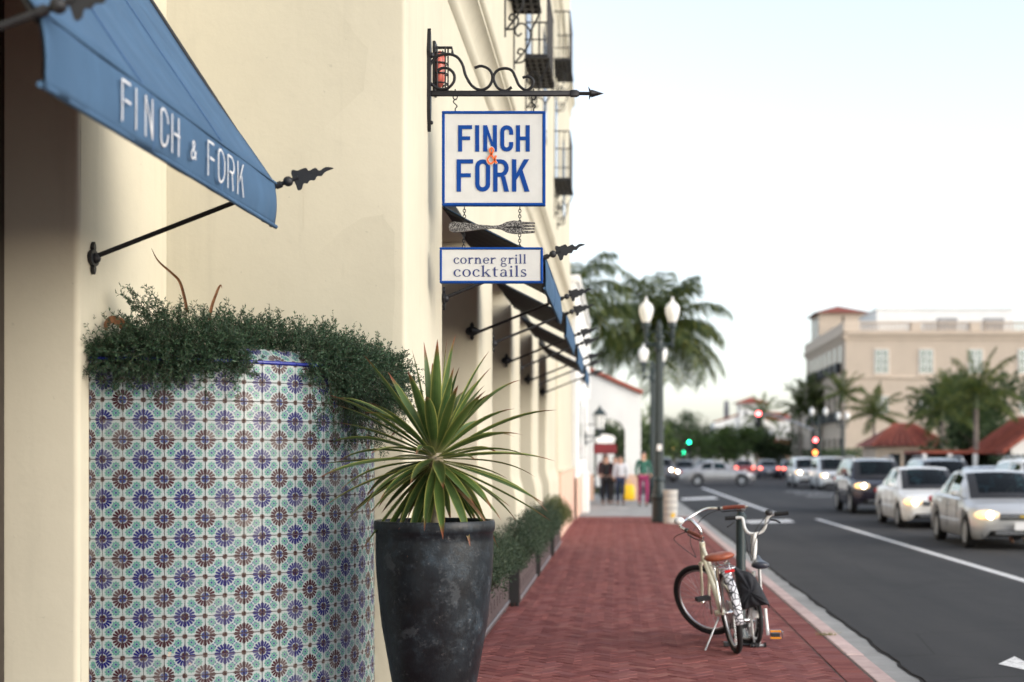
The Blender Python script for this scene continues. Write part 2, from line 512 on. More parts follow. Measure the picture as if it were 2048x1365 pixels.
round_edge_pier(OPEN[3][1], 28.2, 0, LZ, XF, -1.185)
round_edge_pier(28.2, 36.6, 0, LZ, XF + .05, None)
MB().box(-2.3, XF + .1, 28.25, 36.65, 0, 1.28).build('plinth', m_pink, bld)
MB().cbox(-2.3, XF + .13, 28.22, 36.68, 1.28, 1.34, .015).build('plinth_moulding', m_stucco, bld)
# upper wall and body
mb = MB(); mb.box(-9, XF - .001, OPEN[0][0] - .02, 36.6, LZ, TOP); mb.build('upper_wall', m_stucco, bld)
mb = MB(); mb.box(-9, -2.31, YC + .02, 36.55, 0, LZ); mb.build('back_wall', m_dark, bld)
# cornice: moulded string course
prof = [(0, 4.93), (.03, 4.95), (.045, 4.99), (.045, 5.02), (.03, 5.03), (.035, 5.09), (.06, 5.15), (.10, 5.2), (.13, 5.215), (.13, 5.25), (.15, 5.26), (.165, 5.29), (.16, 5.33), (.12, 5.35), (0, 5.38)]
mb = MB(); mb.loft([[Vector((XF + a, y, z)) for a, z in prof] for y in (YC - .0, 14, 20, 27, 36.62)]); mb.build('cornice', m_stucco, bld, 40, fix=True)
mb = MB(); mb.loft([[Vector((XF + a * .8, y, z + 5.4)) for a, z in prof] for y in (YC, 36.62)]); mb.build('cornice', m_stucco, bld, 40, fix=True)
# recessed glazing in each opening
for (a, b) in OPEN:
    w = MB(); fr = MB()
    fo = fr
    n = 3
    for k in range(n + 1):
        yy = a + (b - a) * k / n
        fo.cbox(-2.14, -2.06, max(a, yy - .04), min(b, yy + .04), 0, LZ, .008)
    for z in (.02, .9, 2.3, LZ - .1): fo.cbox(-2.13, -2.07, a, b, z, z + .07, .008)
    f = fo.build('window', m_door, bld)
    MB().box(-2.11, -2.10, a + .01, b - .01, .05, LZ - .05).build('pane', m_glassd, f)
# upper windows (dark slots above the string course)
for yy in (11.2, 15.6, 19, 23.4, 27.6, 31.6):
    f = MB().cbox(XF - .1, XF + .006, yy, yy + 1.1, 6.95, 8.7, .006).build('window', m_door, bld)
    MB().box(XF - .05, XF + .012, yy + .06, yy + 1.04, 7.0, 8.64).build('pane', m_glassd, f)
# iron balconies with pierced plates and scroll brackets
def balcony(y0, z):
    L_, D = 1.55, .30
    b = MB()
    for k in range(9):
        b.cbox(XF, XF + D, y0 + k * L_ / 8 - .018, y0 + k * L_ / 8 + .018, z, z + .02, .002)
    for k in range(4): b.box(XF + .04 + k * .085, XF + .075 + k * .085, y0, y0 + L_, z + .003, z + .016)
    b.box(XF, XF + D, y0, y0 + L_, z + .022, z + .06)
    o = b.build('balcony', m_iron, bld)
    r = MB()
    h = .95
    for k in range(15): r.tube([(XF + D, y0 + L_ * k / 14, z), (XF + D, y0 + L_ * k / 14, z + h)], .008, 5)
    for s in (0, L_):
        for k in range(1, 3): r.tube([(XF + D * k / 3, y0 + s, z), (XF + D * k / 3, y0 + s, z + h)], .008, 5)
        r.tube([(XF, y0 + s, z + h), (XF + D, y0 + s, z + h)], .014, 6)
        r.tube([(XF, y0 + s, z + .25), (XF + D, y0 + s, z + .25)], .01, 6)
    r.tube([(XF + D, y0, z + h), (XF + D, y0 + L_, z + h)], .016, 6)
    r.tube([(XF + D, y0, z + .1), (XF + D, y0 + L_, z + .1)], .014, 6)
    r.tube([(XF + D, y0, z + .3), (XF + D, y0 + L_, z + .3)], .01, 6)
    r.box(XF + D - .008, XF + D + .002, y0, y0 + L_, z + .06, z + .26)
    r.build('railing', m_iron, o)
    for s in (.12, L_ - .12):
        sc = catmull([(XF + .02, y0 + s, z - .62), (XF + .12, y0 + s, z - .6), (XF + .15, y0 + s, z - .5), (XF + .08, y0 + s, z - .45), (XF + .05, y0 + s, z - .5), (XF + .09, y0 + s, z - .52)], 5)
        sc2 = catmull([(XF + .02, y0 + s, z - .62), (XF + .17, y0 + s, z - .42), (XF + .2, y0 + s, z - .25), (XF + .1, y0 + s, z - .15), (XF + .02, y0 + s, z - .22), (XF + .05, y0 + s, z - .3), (XF + .1, y0 + s, z - .27)], 5)
        q_ = MB(); q_.tube(sc, .011, 6); q_.tube(sc2, .011, 6); q_.tube([(XF + .006, y0 + s, z - .7), (XF + .006, y0 + s, z)], .012, 6)
        q_.tube(catmull([(XF + .2, y0 + s, z - .25), (XF + .28, y0 + s, z - .1), (XF + .31, y0 + s, z)], 5), .011, 6)
        q_.build('scroll_bracket', m_iron, o, 60)
balcony(15.4, 6.88); balcony(18.85, 6.88); balcony(27.3, 6.9); balcony(27.3, 9.2)

# near wing of the same building: street wall set back, doorway under the big awning
NO0, NO1, NZ = 4.3, 6.99, 4.3
mb = MB(); jit_wall(mb, 'x', XN, NO1 + .03, YC, 0, TOP, 8, 60)
mb.build('wall', m_stucco, bld, 180)
r_ = .03
mb = MB(); rings = []
for z in [k * .25 for k in range(18)]:
    e = .006 * mnoise.noise((z * 1.3, 9, 2)); e2 = .006 * mnoise.noise((z * 1.1, 5, 8))
    rings.append([Vector(v) for v in [(XN - 1.2, NO1 + e, z), (XN - .6, NO1 + e2, z), (XN - .3, NO1 + e, z)] + [(XN - r_ + r_ * sin(k * pi / 8) + e2 * .4, NO1 + r_ - r_ * cos(k * pi / 8), z) for k in range(5)]])
mb.loft(rings, closed=False); mb.build('reveal', m_stucco, bld, 60, fix=True)
MB().box(-9, XN - .002, -2, YC - .01, NZ, TOP).build('wall', m_stucco, bld)
MB().box(-9, XN - .003, -2, NO0, 0, NZ).build('wall', m_stucco, bld)
d = MB().cbox(XN - .46, XN - .36, NO1 - .12, NO1 - .002, 0, NZ - .01, .01).cbox(XN - .46, XN - .36, NO0 + .002, NO0 + .12, 0, NZ - .01, .01).cbox(XN - .46, XN - .36, 5.6, 5.7, 0, NZ - .01, .01).build('door', m_door, bld)
MB().box(XN - .44, XN - .40, NO0 + .1, NO1 - .1, 0, NZ - .01).build('pane', m_glassd, d)
MB().tube([(XN - .33, 5.78, .9), (XN - .33, 5.78, 1.3)], .015, 8).build('handle', m_steel, d)
MB().box(XN - 1.2, XN - .5, NO0 + .01, NO1 - .01, .0, NZ - .01).build('vestibule', m_dark, bld)
MB().box(XN - .5, XN - .02, NO0 + .01, NO1 - .01, NZ - .12, NZ - .02).build('soffit', m_door, bld)  # dark wood ceiling added to cut bounced light in the doorway
# ================================================================== LETTERS
def band(outer, inner): return ('band', outer, inner)
def stadium(w, h, a0, n=8):
    """points of a rounded upright loop of width w and height h, counter-clockwise from the right side"""
    a = w / 2; pts = []
    for k in range(n + 1): pts.append((a + a * cos(pi * k / n), h - a + a * sin(pi * k / n)))
    for k in range(n + 1): pts.append((a + a * cos(pi + pi * k / n), a + a * sin(pi + pi * k / n)))
    return pts
def glyph(ch, w, h, t):
    """pieces of an upright condensed capital: ('poly', points) or ('band', outer, inner)"""
    P = lambda *a: ('poly', list(a))
    Rc = lambda x0, y0, x1, y1: P((x0, y0), (x1, y0), (x1, y1), (x0, y1))
    if ch == 'I': return [Rc(0, 0, t, h)]
    if ch == 'F': return [Rc(0, 0, t, h), Rc(t, h - t * .95, w, h), Rc(t, h * .5 - t * .4, w * .86, h * .5 + t * .5)]
    if ch == 'H': return [Rc(0, 0, t, h), Rc(w - t, 0, w, h), Rc(t, h * .5 - t * .45, w - t, h * .5 + t * .45)]
    if ch == 'N': return [Rc(0, 0, t, h), Rc(w - t, 0, w, h), P((t, h * .98), (t, h * .98 - t * 2.1), (w - t, h * .02), (w - t, h * .02 + t * 2.1))]
    if ch in 'OC':
        o = stadium(w, h, 0); i = [(t + x, t + y) for x, y in stadium(w - 2 * t, h - 2 * t, 0)]
        if ch == 'O': return [band(o + [o[0]], i + [i[0]])]
        return [band([(w, h * .64)] + o + [(w, h * .36)], [(w - t, h * .64)] + i + [(w - t, h * .36)])]
    if ch == 'R':
        a = h * .27; n = 8; yc = h - a; rx = w - t
        o = [(t, h)] + [(w - a * .9 + a * .9 * sin(pi * k / n), yc + a * cos(pi * k / n)) for k in range(n + 1)] + [(t, yc - a)]
        i = [(t, h - t * .95)] + [(w - a * .9 + (a * .9 - t) * sin(pi * k / n), yc + (a - t * .95) * cos(pi * k / n)) for k in range(n + 1)] + [(t, yc - a + t * .95)]
        return [Rc(0, 0, t, h), band(o, i), P((w * .48, yc - a + t * .1), (w * .48 + t * 1.05, yc - a + t * .1), (w * 1.02, 0), (w * 1.02 - t * 1.08, 0))]
    if ch == 'K':
        return [Rc(0, 0, t, h), P((t, h * .36), (t, h * .36 + t * 1.5), (w - t * 1.1, h), (w + t * .08, h)), P((w * .42, h * .55), (w * .42 + t * .8, h * .55 + t * .9), (w * 1.05, 0), (w * 1.05 - t * 1.15, 0))]
    if ch == '&':
        c = catmull([(.98, .02, 0), (.72, .28, 0), (.36, .66, 0), (.27, .86, 0), (.45, .98, 0), (.63, .86, 0), (.55, .68, 0), (.26, .47, 0), (.06, .26, 0), (.2, .04, 0), (.48, .02, 0), (.76, .22, 0), (.92, .5, 0)], 5)
        o = []; i = []
        for k in range(len(c)):
            d = (c[min(k + 1, len(c) - 1)] - c[max(k - 1, 0)]); d = Vector((d.x * w, d.y * h)).normalized(); nx, ny = -d.y * t / 2, d.x * t / 2
            o.append((c[k].x * w + nx, c[k].y * h + ny)); i.append((c[k].x * w - nx, c[k].y * h - ny))
        return [band(o, i)]
def ell(cx, cy, rx, ry, tx, ty, a0, a1, n=16):
    o = []; i = []
    for k in range(n + 1):
        a = radians(a0 + (a1 - a0) * k / n)
        o.append((cx + rx * cos(a), cy + ry * sin(a))); i.append((cx + (rx - tx) * cos(a), cy + (ry - ty) * sin(a)))
    return band(o, i)
def serif(ch):
    """old-style lower case, x-height 1; returns pieces and advance width"""
    Rc = lambda x0, y0, x1, y1: ('poly', [(x0, y0), (x1, y0), (x1, y1), (x0, y1)])
    P = lambda *a: ('poly', list(a))
    T, th = .2, .085
    foot = lambda x: Rc(x - .12, 0, x + T + .12, .075)
    flag = lambda x, y: P((x - .16, y - .1), (x, y - .18), (x + T, y - .02), (x + T, y + .02), (x, y - .03))
    if ch == 'o': return [ell(.5, .5, .5, .53, .2, th, 0, 360, 28)], 1.0
    if ch == 'c': return [ell(.48, .5, .48, .53, .2, th, 48, 325, 22), Rc(.62, .72, .82, .86)], .84
    if ch == 'e': return [ell(.48, .5, .48, .53, .2, th, 5, 325, 24), Rc(.18, .5, .95, .58)], .92
    if ch == 'r': return [Rc(.12, 0, .12 + T, 1), foot(.12), flag(.12, 1.02), ell(.62, .62, .34, .4, .16, .16, 60, 165, 10), Rc(.68, .84, .84, .99)], .82
    if ch == 'n': return [Rc(.12, 0, .12 + T, 1), foot(.12), flag(.12, 1.02), ell(.6, .6, .38, .42, T, .14, 0, 165, 12), Rc(.78, 0, .78 + T, .6), foot(.78)], 1.14
    if ch == 'i': return [Rc(.12, 0, .12 + T, 1), foot(.12), flag(.12, 1.02), ell(.22, 1.38, .13, .13, .13, .13, 0, 360, 12)], .46
    if ch == 'l': return [Rc(.12, 0, .12 + T, 1.55), foot(.12), flag(.12, 1.58)], .46
    if ch == 'k': return [Rc(.12, 0, .12 + T, 1.55), foot(.12), flag(.12, 1.58), P((.32, .42), (.32, .52), (.8, .95), (.92, .95)), P((.42, .55), (.58, .66), (1.06, .07), (.82, .07)), Rc(.74, 0, 1.14, .075), Rc(.68, .93, 1.02, 1.0)], 1.12
    if ch == 't': return [P((.16, .2), (.16, 1.25), (.36, 1.38), (.36, .2)), Rc(.0, .91, .66, 1.0), ell(.46, .24, .3, .27, T, .1, 180, 300, 9)], .68
    if ch == 'a': return [ell(.42, .7, .36, .32, .17, .09, 20, 165, 11), Rc(.6, .16, .6 + T, .74), ell(.36, .28, .34, .31, .18, .085, 60, 330, 18), P((.6, .16), (.66, .02), (.95, .06), (.8, .16))], .92
    if ch == 's': return [ell(.36, .75, .3, .28, .13, .09, 40, 230, 12), P((.1, .62), (.22, .72), (.68, .4), (.56, .28)), ell(.38, .27, .32, .29, .14, .09, 220, 410, 12), Rc(.5, .78, .62, 1.0), Rc(.08, -.01, .18, .22)], .74
    if ch == 'g': return [ell(.42, .66, .38, .37, .17, .085, 0, 360, 22), ell(.46, -.25, .46, .3, .13, .1, 0, 360, 22), ell(.3, .12, .2, .2, .09, .09, 100, 260, 9), P((.18, .06), (.2, -.03), (.72, -.03), (.72, .07)), P((.68, .92), (.72, .82), (.98, .9), (.98, 1.02))], .98
    return [], .4
def letter(pieces, fn, depth, mat, parent, name='letter'):
    """raise the pieces of one letter; every piece a hair higher than the one before"""
    mb = MB()
    for k, pc in enumerate(pieces):
        d = depth + k * .00025
        if pc[0] == 'poly': mb.prism(pc[1], fn, d)
        else:
            o, i = pc[1], pc[2]; n = len(o)
            vs = [fn(u, v, 0) for u, v in o] + [fn(u, v, 0) for u, v in i] + [fn(u, v, d) for u, v in o] + [fn(u, v, d) for u, v in i]
            fs = []
            for a in range(n - 1):
                fs += [(2 * n + a, 2 * n + a + 1, 3 * n + a + 1, 3 * n + a), (a, a + 1, 2 * n + a + 1, 2 * n + a), (n + a, 3 * n + a, 3 * n + a + 1, n + a + 1)]
            fs += [(0, 2 * n, 3 * n, n), (n - 1, 2 * n - 1, 4 * n - 1, 3 * n - 1)]
            mb.add(vs, fs)
    return mb.build(name, mat, parent, fix=True)

# ================================================================== AWNINGS
t = NT('blue_canvas'); p = t.pos()
c = t.mix(t.ramp(t.noise(p, 2.2, 4, .6), [(.3, 0), (.7, 1)]), (.048, .095, .165), (.062, .12, .205))
mp = t.new('ShaderNodeMapping'); mp.inputs['Scale'].default_value = (5, 5, 1.2); t.l.new(p, mp.inputs[0])
c = t.mix(t.m('MULTIPLY', t.ramp(t.noise(mp.outputs[0], 1.4, 4, .6), [(.5, 0), (.72, 1)]), .25), c, (.085, .17, .29))
t.set(Base_Color=c, Roughness=.85); t.b.inputs['Specular IOR Level'].default_value = .15
t.bump(t.noise(p, 500, 3, .6), .25, .002); m_canvas = t.mat
m_lining = M('black_lining', (.016, .018, .024), .85, 0, .2, 10)  # shade under the blue canvas, put into a black colour
m_seam = M('navy_seam', (.05, .11, .23), .85, 0, .2, 10)
FIN = [(30, -2), (15, 38), (20, 60), (45, 56), (60, 63), (86, 71), (99, 56), (130, 72), (150, 57), (180, 76), (218, 71), (187, 57), (172, 46), (160, 30), (138, 28), (128, 8), (104, 6), (92, -10), (74, -10), (66, -38), (48, -46), (38, -20)]
def plate_outline(h, w):
    pts = []
    for a, b in ((0, 1), (.22, .82), (.3, .62), (.2, .5), (.5, .42), (.85, .28), (1, 0)):
        pts.append((a * w / 2, b * h / 2))
    q1 = pts
    q2 = [(a, -b) for a, b in reversed(pts[:-1])]
    right = q1 + q2
    left = [(-a, b) for a, b in reversed(right[1:-1])]
    return right + left
def awning(label, xw, xv, y0, y1, zw, zt, zb, zbr, n_seams, far_reveal, ybr=None, dz0=0., sag=.012, lining=True, group='blue awnings with spear finials'):
    """canvas from the wall line (xw,zw) down to the valance line (xv,zt); valance to zb; end rods from wall plates"""
    rt = thing('awning', label, 'awning', (xw, y0, zb), group=group)
    X, Zo = xw, zb
    Ln = y1 - y0; D = xv - xw
    zoff = lambda y: dz0 * (1 - (y / Ln))
    nu, nv = 28, 16
    mb = MB(); vs = []
    for j in range(nv + 1):
        s = j / nv
        for i in range(nu + 1):
            y = Ln * i / nu
            bow = -sag * sin(pi * s) * (1 + .6 * sin(i * 1.9)) + .006 * mnoise.noise((y * 2, s * 4, xw))
            vs.append((D * s + bow * .5, y, (zw - Zo) + (zt - zw) * s + bow + zoff(y)))
    q = [(j * (nu + 1) + i, j * (nu + 1) + i + 1, (j + 1) * (nu + 1) + i + 1, (j + 1) * (nu + 1) + i) for j in range(nv) for i in range(nu)]
    mb.add(vs, q); cn = mb.build('canopy', m_canvas, rt, 180)
    md = cn.modifiers.new('s', 'SOLIDIFY'); md.thickness = .003; md.offset = 1
    if lining:
        mb = MB(); mb.add([(x - .004, y, z - .012) for x, y, z in vs], q); mb.build('lining', m_lining, rt, 180)  # added black sheet standing for the shade below the canvas
    mb = MB(); vs2 = []
    nz = 8
    for j in range(nz + 1):
        s = j / nz
        for i in range(nu * 2 + 1):
            y = Ln * i / (nu * 2)
            endf = max(0, 1 - min(y, Ln - y) / .35)
            wv = (.016 * mnoise.noise((y * 2.3, s * 1.2, 3 + xw)) + .010 * endf * sin(y * 38 + s * 2)) * (.3 + s)
            vs2.append((D + .002 + wv + .012 * sin(pi * s), y, (zt - Zo) + (zb - zt) * s + zoff(y)))
    nn = nu * 2
    mb.add(vs2, [(j * (nn + 1) + i, j * (nn + 1) + i + 1, (j + 1) * (nn + 1) + i + 1, (j + 1) * (nn + 1) + i) for j in range(nz) for i in range(nn)])
    va = mb.build('valance', m_canvas, rt, 180)
    md = va.modifiers.new('s', 'SOLIDIFY'); md.thickness = .004; md.offset = 0
    hem = MB(); hem.tube([(D + .004, Ln * i / 20, zb - Zo + .004 + zoff(Ln * i / 20)) for i in range(21)], .011, 8)
    hem.tube([(D + .004, Ln * i / 20, zt - Zo + .0 + zoff(Ln * i / 20)) for i in range(21)], .007, 8)
    hem.build('hem', m_canvas, va, 60)
    lin = MB(); lin.add([(x - .012, y, z) for x, y, z in vs2], [(j * (nn + 1) + i, j * (nn + 1) + i + 1, (j + 1) * (nn + 1) + i + 1, (j + 1) * (nn + 1) + i) for j in range(nz) for i in range(nn)])
    if lining: lin.build('valance_lining', m_lining, va, 180)  # the same coloured-in shade behind the valance
    for k in range(1, n_seams + 1):
        y = Ln * k / (n_seams + 1); i = round(nu * k / (n_seams + 1))
        sm = MB(); sm.tube([(vs[j * (nu + 1) + i][0] + .0015, vs[j * (nu + 1) + i][1], vs[j * (nu + 1) + i][2] + .003) for j in range(nv + 1)], .0028, 5)
        ii = round(nn * k / (n_seams + 1))
        sm.tube([(vs2[j * (nn + 1) + ii][0] + .003, vs2[j * (nn + 1) + ii][1], vs2[j * (nn + 1) + ii][2]) for j in range(nz + 1)], .002, 5)
        sm.build('seam', m_seam, cn)
    # frame and end rods with ball and spear leaf
    for e, y in ((0, 0.), (1, Ln)):
        yb = (ybr[e] - y0) if ybr else y
        z0 = zbr - Zo + zoff(y)
        a = Vector((0.0, yb, z0)); b = Vector((D + .03, y - .0, zt - Zo + .0 + zoff(y)))
        if ybr is None: a.y += (.04 if e == 0 else 0)
        a.y, b.y = a.y + (-.035 if e == 0 else .03), b.y + (-.012 if e == 0 else .014)
        d = (b - a).normalized(); ball = b + d * .015
        MB().tube([a, b], .0125, 10).build('rod', m_ironp, rt, 60)
        f = MB(); f.sph(ball + d * .02, .026, 14); f.tube([b - d * .03, b], .018, 10); f.tube([b - d * .02, b + d * .09], .011, 10)
        ex = Vector((d.x, 0, d.z)).normalized(); ez = Vector((-ex.z, 0, ex.x)); c0 = ball + d * .02
        rot = Matrix.Rotation(radians(22), 3, 'Y')
        k = .00105
        leaf = catmull([(u * k, v * k * .92, 0) for u, v in FIN], 3, True)
        f.prism([(v.x, v.y) for v in leaf], lambda u, v, w: c0 + rot @ (ex * u + ez * v) + Vector((0, w - .003, 0)), .006)
        f.build('finial', m_ironp, rt, 50, fix=True)
        br = MB(); ol = plate_outline(.165, .12)
        if e == 1 and far_reveal:
            br.prism(ol, lambda u, v, w: Vector((-.06 + u, Ln - .002 - w, z0 + v)), .02)
            br.tube([(-.06, Ln - .02, z0), (-.06, Ln - .05, z0), (0, Ln + .0, z0)], .02, 8)
        else:
            br.prism(ol, lambda u, v, w: Vector((w + .001, a.y + u, z0 + v)), .018)
            br.sph((.02, a.y, z0), .028, 12)
        br.build('wall_plate', m_ironp, rt, 40, fix=True)
    fr = MB(); fr.tube([(.02, .02, zw - Zo - .03 + zoff(0)), (D - .01, .02, zt - Zo - .02 + zoff(0))], .012, 8); fr.tube([(.02, Ln - .02, zw - Zo - .03), (D - .01, Ln - .02, zt - Zo - .02)], .012, 8)
    fr.tube([(D - .012, .02, zt - Zo - .02 + zoff(0)), (D - .012, Ln - .02, zt - Zo - .02)], .012, 8)
    fr.build('frame', m_ironp, rt, 60)
    return rt, va
aw, val = awning('large blue awning with white lettering over the nearest doorway', XN, -1.73, 4.24, 7.153, 4.36, 2.975, 2.752, 2.6, 2, False, (4.2, 7.13), dz0=-.045)
m_wl = M('white_lettering', (.6, .6, .6), .7, 0, .05, 30)
base = -.0
def awl(ch, ya, yb, h, t, z):
    w = yb - ya
    def fn(u, v, d):
        y = ya + u - 4.24; s = 1 - (z + v - 2.752) / .223
        return Vector((.926 + .018 + .012 * sin(pi * s) + d, y, z + v - 2.752 + -.045 * (1 - y / 2.913)))
    letter(glyph(ch, w if ch != 'I' else t, h, t), fn, .0008, m_wl, val)
for ch, a, b in (('F', 4.88, 4.965), ('I', 5.02, 5.035), ('N', 5.12, 5.205), ('C', 5.28, 5.37), ('H', 5.425, 5.515), ('F', 5.9, 5.985), ('O', 6.035, 6.14), ('R', 6.2, 6.29), ('K', 6.36, 6.46)):
    awl(ch, a, b, .148, .0102, 2.788)
awl('&', 5.655, 5.725, .07, .0085, 2.815)
for k, (a, b) in enumerate(OPEN):
    awning(['blue awning with black lining just behind the hanging sign', 'second small blue awning beyond the hanging sign', 'third small blue awning beyond the hanging sign', 'farthest small blue awning along the arcade'][k], XF, -.53, a, b, 3.38, 3.02, 2.79, 2.72, 1, True)

# ================================================================== HANGING SIGNS
SY, SS = 9.28, 306.4
def SP(zx, zy, y=0.):                        # sign-plane coordinates (X, Z) of the traced ironwork
    return Vector((((800 + zx * .454) - 1238) / SS, SY + y, 1.6 + (914 - zy * .454) / SS))
br = thing('sign_bracket', 'black wrought iron scroll bracket on the corner pier holding the hanging signs', 'bracket', (XF, SY, 3.7))
inv = Matrix.Translation((-XF, -SY, -3.7))
def loc(pts): return [inv @ p for p in pts]
pl = MB(); ol = [(0, 4.395), (.02, 4.33), (.045, 4.24), (.03, 4.2), (.028, 3.95), (.03, 3.86), (.018, 3.8), (0, 3.72)]
ol = ol + [(-a, b) for a, b in reversed(ol[1:-1])]
pl.prism(ol, lambda u, v, w: Vector((w + .001, u, v - 3.7)), .022); pl.sph((.025, 0, .52), .02, 10); pl.sph((.025, 0, .08), .014, 10)
pl.build('wall_plate', m_iron, br, fix=True)
ar = MB(); za = 3.973 - 3.7
ar.cbox(.02, .99, -.014, .014, za - .02, za + .014, .004)
ar.cbox(.93, .98, -.018, .018, za - .024, za + .018, .004)
ar.tube([(.98, 0, za - .003), (1.06, 0, za - .003), (1.07, 0, za - .003), (1.09, 0, za - .003), (1.15, 0, za - .003)], [.012, .012, .026, .02, .001], 8)
ar.tube([(1.055, 0, za - .045), (1.06, 0, za - .02), (1.075, 0, za - .003), (1.06, 0, za + .016), (1.05, 0, za + .042)], [.001, .007, .01, .007, .001], 6)
ar.build('arm', m_iron, br, 50)
for pts in ([(125, 330), (135, 285), (165, 250), (210, 240), (250, 252), (275, 285), (290, 335), (318, 380), (355, 398), (392, 382), (408, 345), (395, 310), (360, 293), (328, 301)],
            [(492, 386), (465, 402), (430, 388), (412, 345), (428, 313), (462, 303), (492, 312), (508, 340), (525, 378), (555, 399), (580, 385), (587, 358), (566, 339), (540, 344)],
            [(125, 330), (135, 368), (170, 392), (210, 390), (237, 362), (238, 328), (215, 305), (185, 302), (163, 316)]):
    MB().tube(loc([v for v in catmull([SP(a, b) for a, b in pts], 5)]), .0095, 8).build('scroll', m_iron, br, 60)
MB().sph(inv @ SP(410, 342), .014, 8).sph(inv @ SP(470, 402), .012, 8).build('collar', m_iron, br, 60)
# caged lamp on the wall behind the bracket
lm = thing('caged_lamp', 'pinkish red oval lamp in a black wire cage behind the sign bracket', 'lamp', (XF, SY + .3, 4.05))
s2 = 2844 / (SY + .3)
lx = (880 - 1238) / s2 - XF; lz = 1.6 + (914 - 139) / s2 - 4.05
m_redglass = M('red_glass', (.62, .16, .12), .2, 0, .15, 20)
MB().sph((lx, 0, lz), .125, 20, (.33, .33, 1)).build('bulb', m_redglass, lm, 180)
cg = MB()
for z in (-.1, -.035, .035, .1):
    r = .05
    cg.tube([(lx + r * cos(a * pi / 8), r * sin(a * pi / 8), lz + z) for a in range(16)], .0055, 6, closed=True)
for a in range(6):
    an = a * pi / 3 + .3
    cg.tube([(lx + .055 * cos(an), .055 * sin(an), lz - .14), (lx + .055 * cos(an), .055 * sin(an), lz + .14)], .0055, 6)
cg.tube([(0, 0, lz + .145), (lx + .08, 0, lz + .145), (lx + .085, 0, lz + .1)], .01, 8); cg.tube([(0, 0, lz - .145), (lx + .05, 0, lz - .145)], .01, 8)
cg.build('cage', m_iron, lm, 60)
MB().cbox(.001, .02, -.05, .05, lz - .18, lz + .18, .004).build('back_plate', m_iron, lm)

m_signw = M('cream_sign_paint', (.58, .585, .575), .6, 0, .05, 9, .15, 300)
m_signb = M('royal_blue_paint', (.002, .048, .25), .75, 0, .12, 14, spec=.2)
m_orange = M('orange_paint', (.80, .14, .025), .5, 0, .1, 30)
def links(parent, x, z0, z1, n):
    mb = MB(); dz = (z0 - z1) / n
    for k in range(n):
        zc = z0 - dz * (k + .5); pts = []
        for a in range(12):
            an = 2 * pi * a / 12; u = .0085 * cos(an); v = dz * .62 * sin(an)
            pts.append((x + (u if k % 2 else 0), (0 if k % 2 else u), zc + v))
        mb.tube(pts, .0028, 5, closed=True)
    return mb.build('chain', m_iron, parent, 60)
def board(label, x0, x1, z0, z1, bw, name='hanging_sign'):
    rt = thing(name, label, 'sign', ((x0 + x1) / 2, SY, z0))
    w = (x1 - x0) / 2; h = z1 - z0
    MB().cbox(-w + bw * .6, w - bw * .6, -.016, .016, bw * .6, h - bw * .6, .003).build('panel', m_signw, rt)
    f = MB()
    f.cbox(-w, w, -.022, .022, 0, bw, .004); f.cbox(-w, w, -.022, .022, h - bw, h, .004)
    f.cbox(-w, -w + bw, -.0215, .0215, bw, h - bw, .004); f.cbox(w - bw, w, -.0215, .0215, bw, h - bw, .004)
    f.build('frame', m_signb, rt)
    return rt
def px(v): return (v - 1238) / SS
def pz(v): return 1.6 + (914 - v) / SS
sg = board('square white hanging sign with big blue capitals and an orange ampersand', px(884.5), px(1091), pz(413), pz(224), .019)
ox, oz = sg.location.x, sg.location.z
def sgl(ch, a, b, top, bot, t, mat=m_signb, d=.0035, y=-.0165):
    letter(glyph(ch, (b - a) / SS, (bot - top) / SS, t), lambda u, v, w: Vector((px(a) + u - ox, y - w, pz(bot) + v - oz)), d, mat, sg)
for ch, a, b in (('F', 917, 945), ('I', 951, 959), ('N', 967, 994.5), ('C', 1001, 1027), ('H', 1032.5, 1060)): sgl(ch, a, b, 252.5, 305, .0265)
for ch, a, b in (('F', 914, 947), ('O', 951, 981), ('R', 987, 1018), ('K', 1024.5, 1058)): sgl(ch, a, b, 320.5, 385, .0285)
letter(glyph('&', 20 / SS, 33 / SS, .0185), lambda u, v, w: Vector((px(974.5) + u - ox, -.0212 - w * .4, pz(330) + v - oz)), .001, m_signw, sg, 'letter_outline')
letter(glyph('&', 19.5 / SS, 32 / SS, .0115), lambda u, v, w: Vector((px(975) + u - ox, -.0252 - w * .6, pz(329.5) + v - oz)), .004, m_orange, sg)
for x in (910.5, 1067.5):
    hk = MB(); xx = px(x) - ox; h = pz(224) - oz; zt = 3.953 - oz
    hk.tube([(xx, 0, h - .005), (xx, 0, h + .02)], .004, 6)
    hk.tube(catmull([(xx, 0, h + .02), (xx + .012, 0, h + .035), (xx, 0, h + .05), (xx - .012, 0, h + .065), (xx, 0, h + .08), (xx + .008, 0, h + .075)], 5), .0038, 6)
    hk.tube([(xx + .014 * cos(a * pi / 6), .0, h + .096 + .017 * sin(a * pi / 6)) for a in range(12)], .0036, 6, closed=True)
    hk.tube([(xx, 0, h + .11), (xx, 0, zt + .045)], .0045, 6)
    hk.build('hook', m_iron, sg, 60)
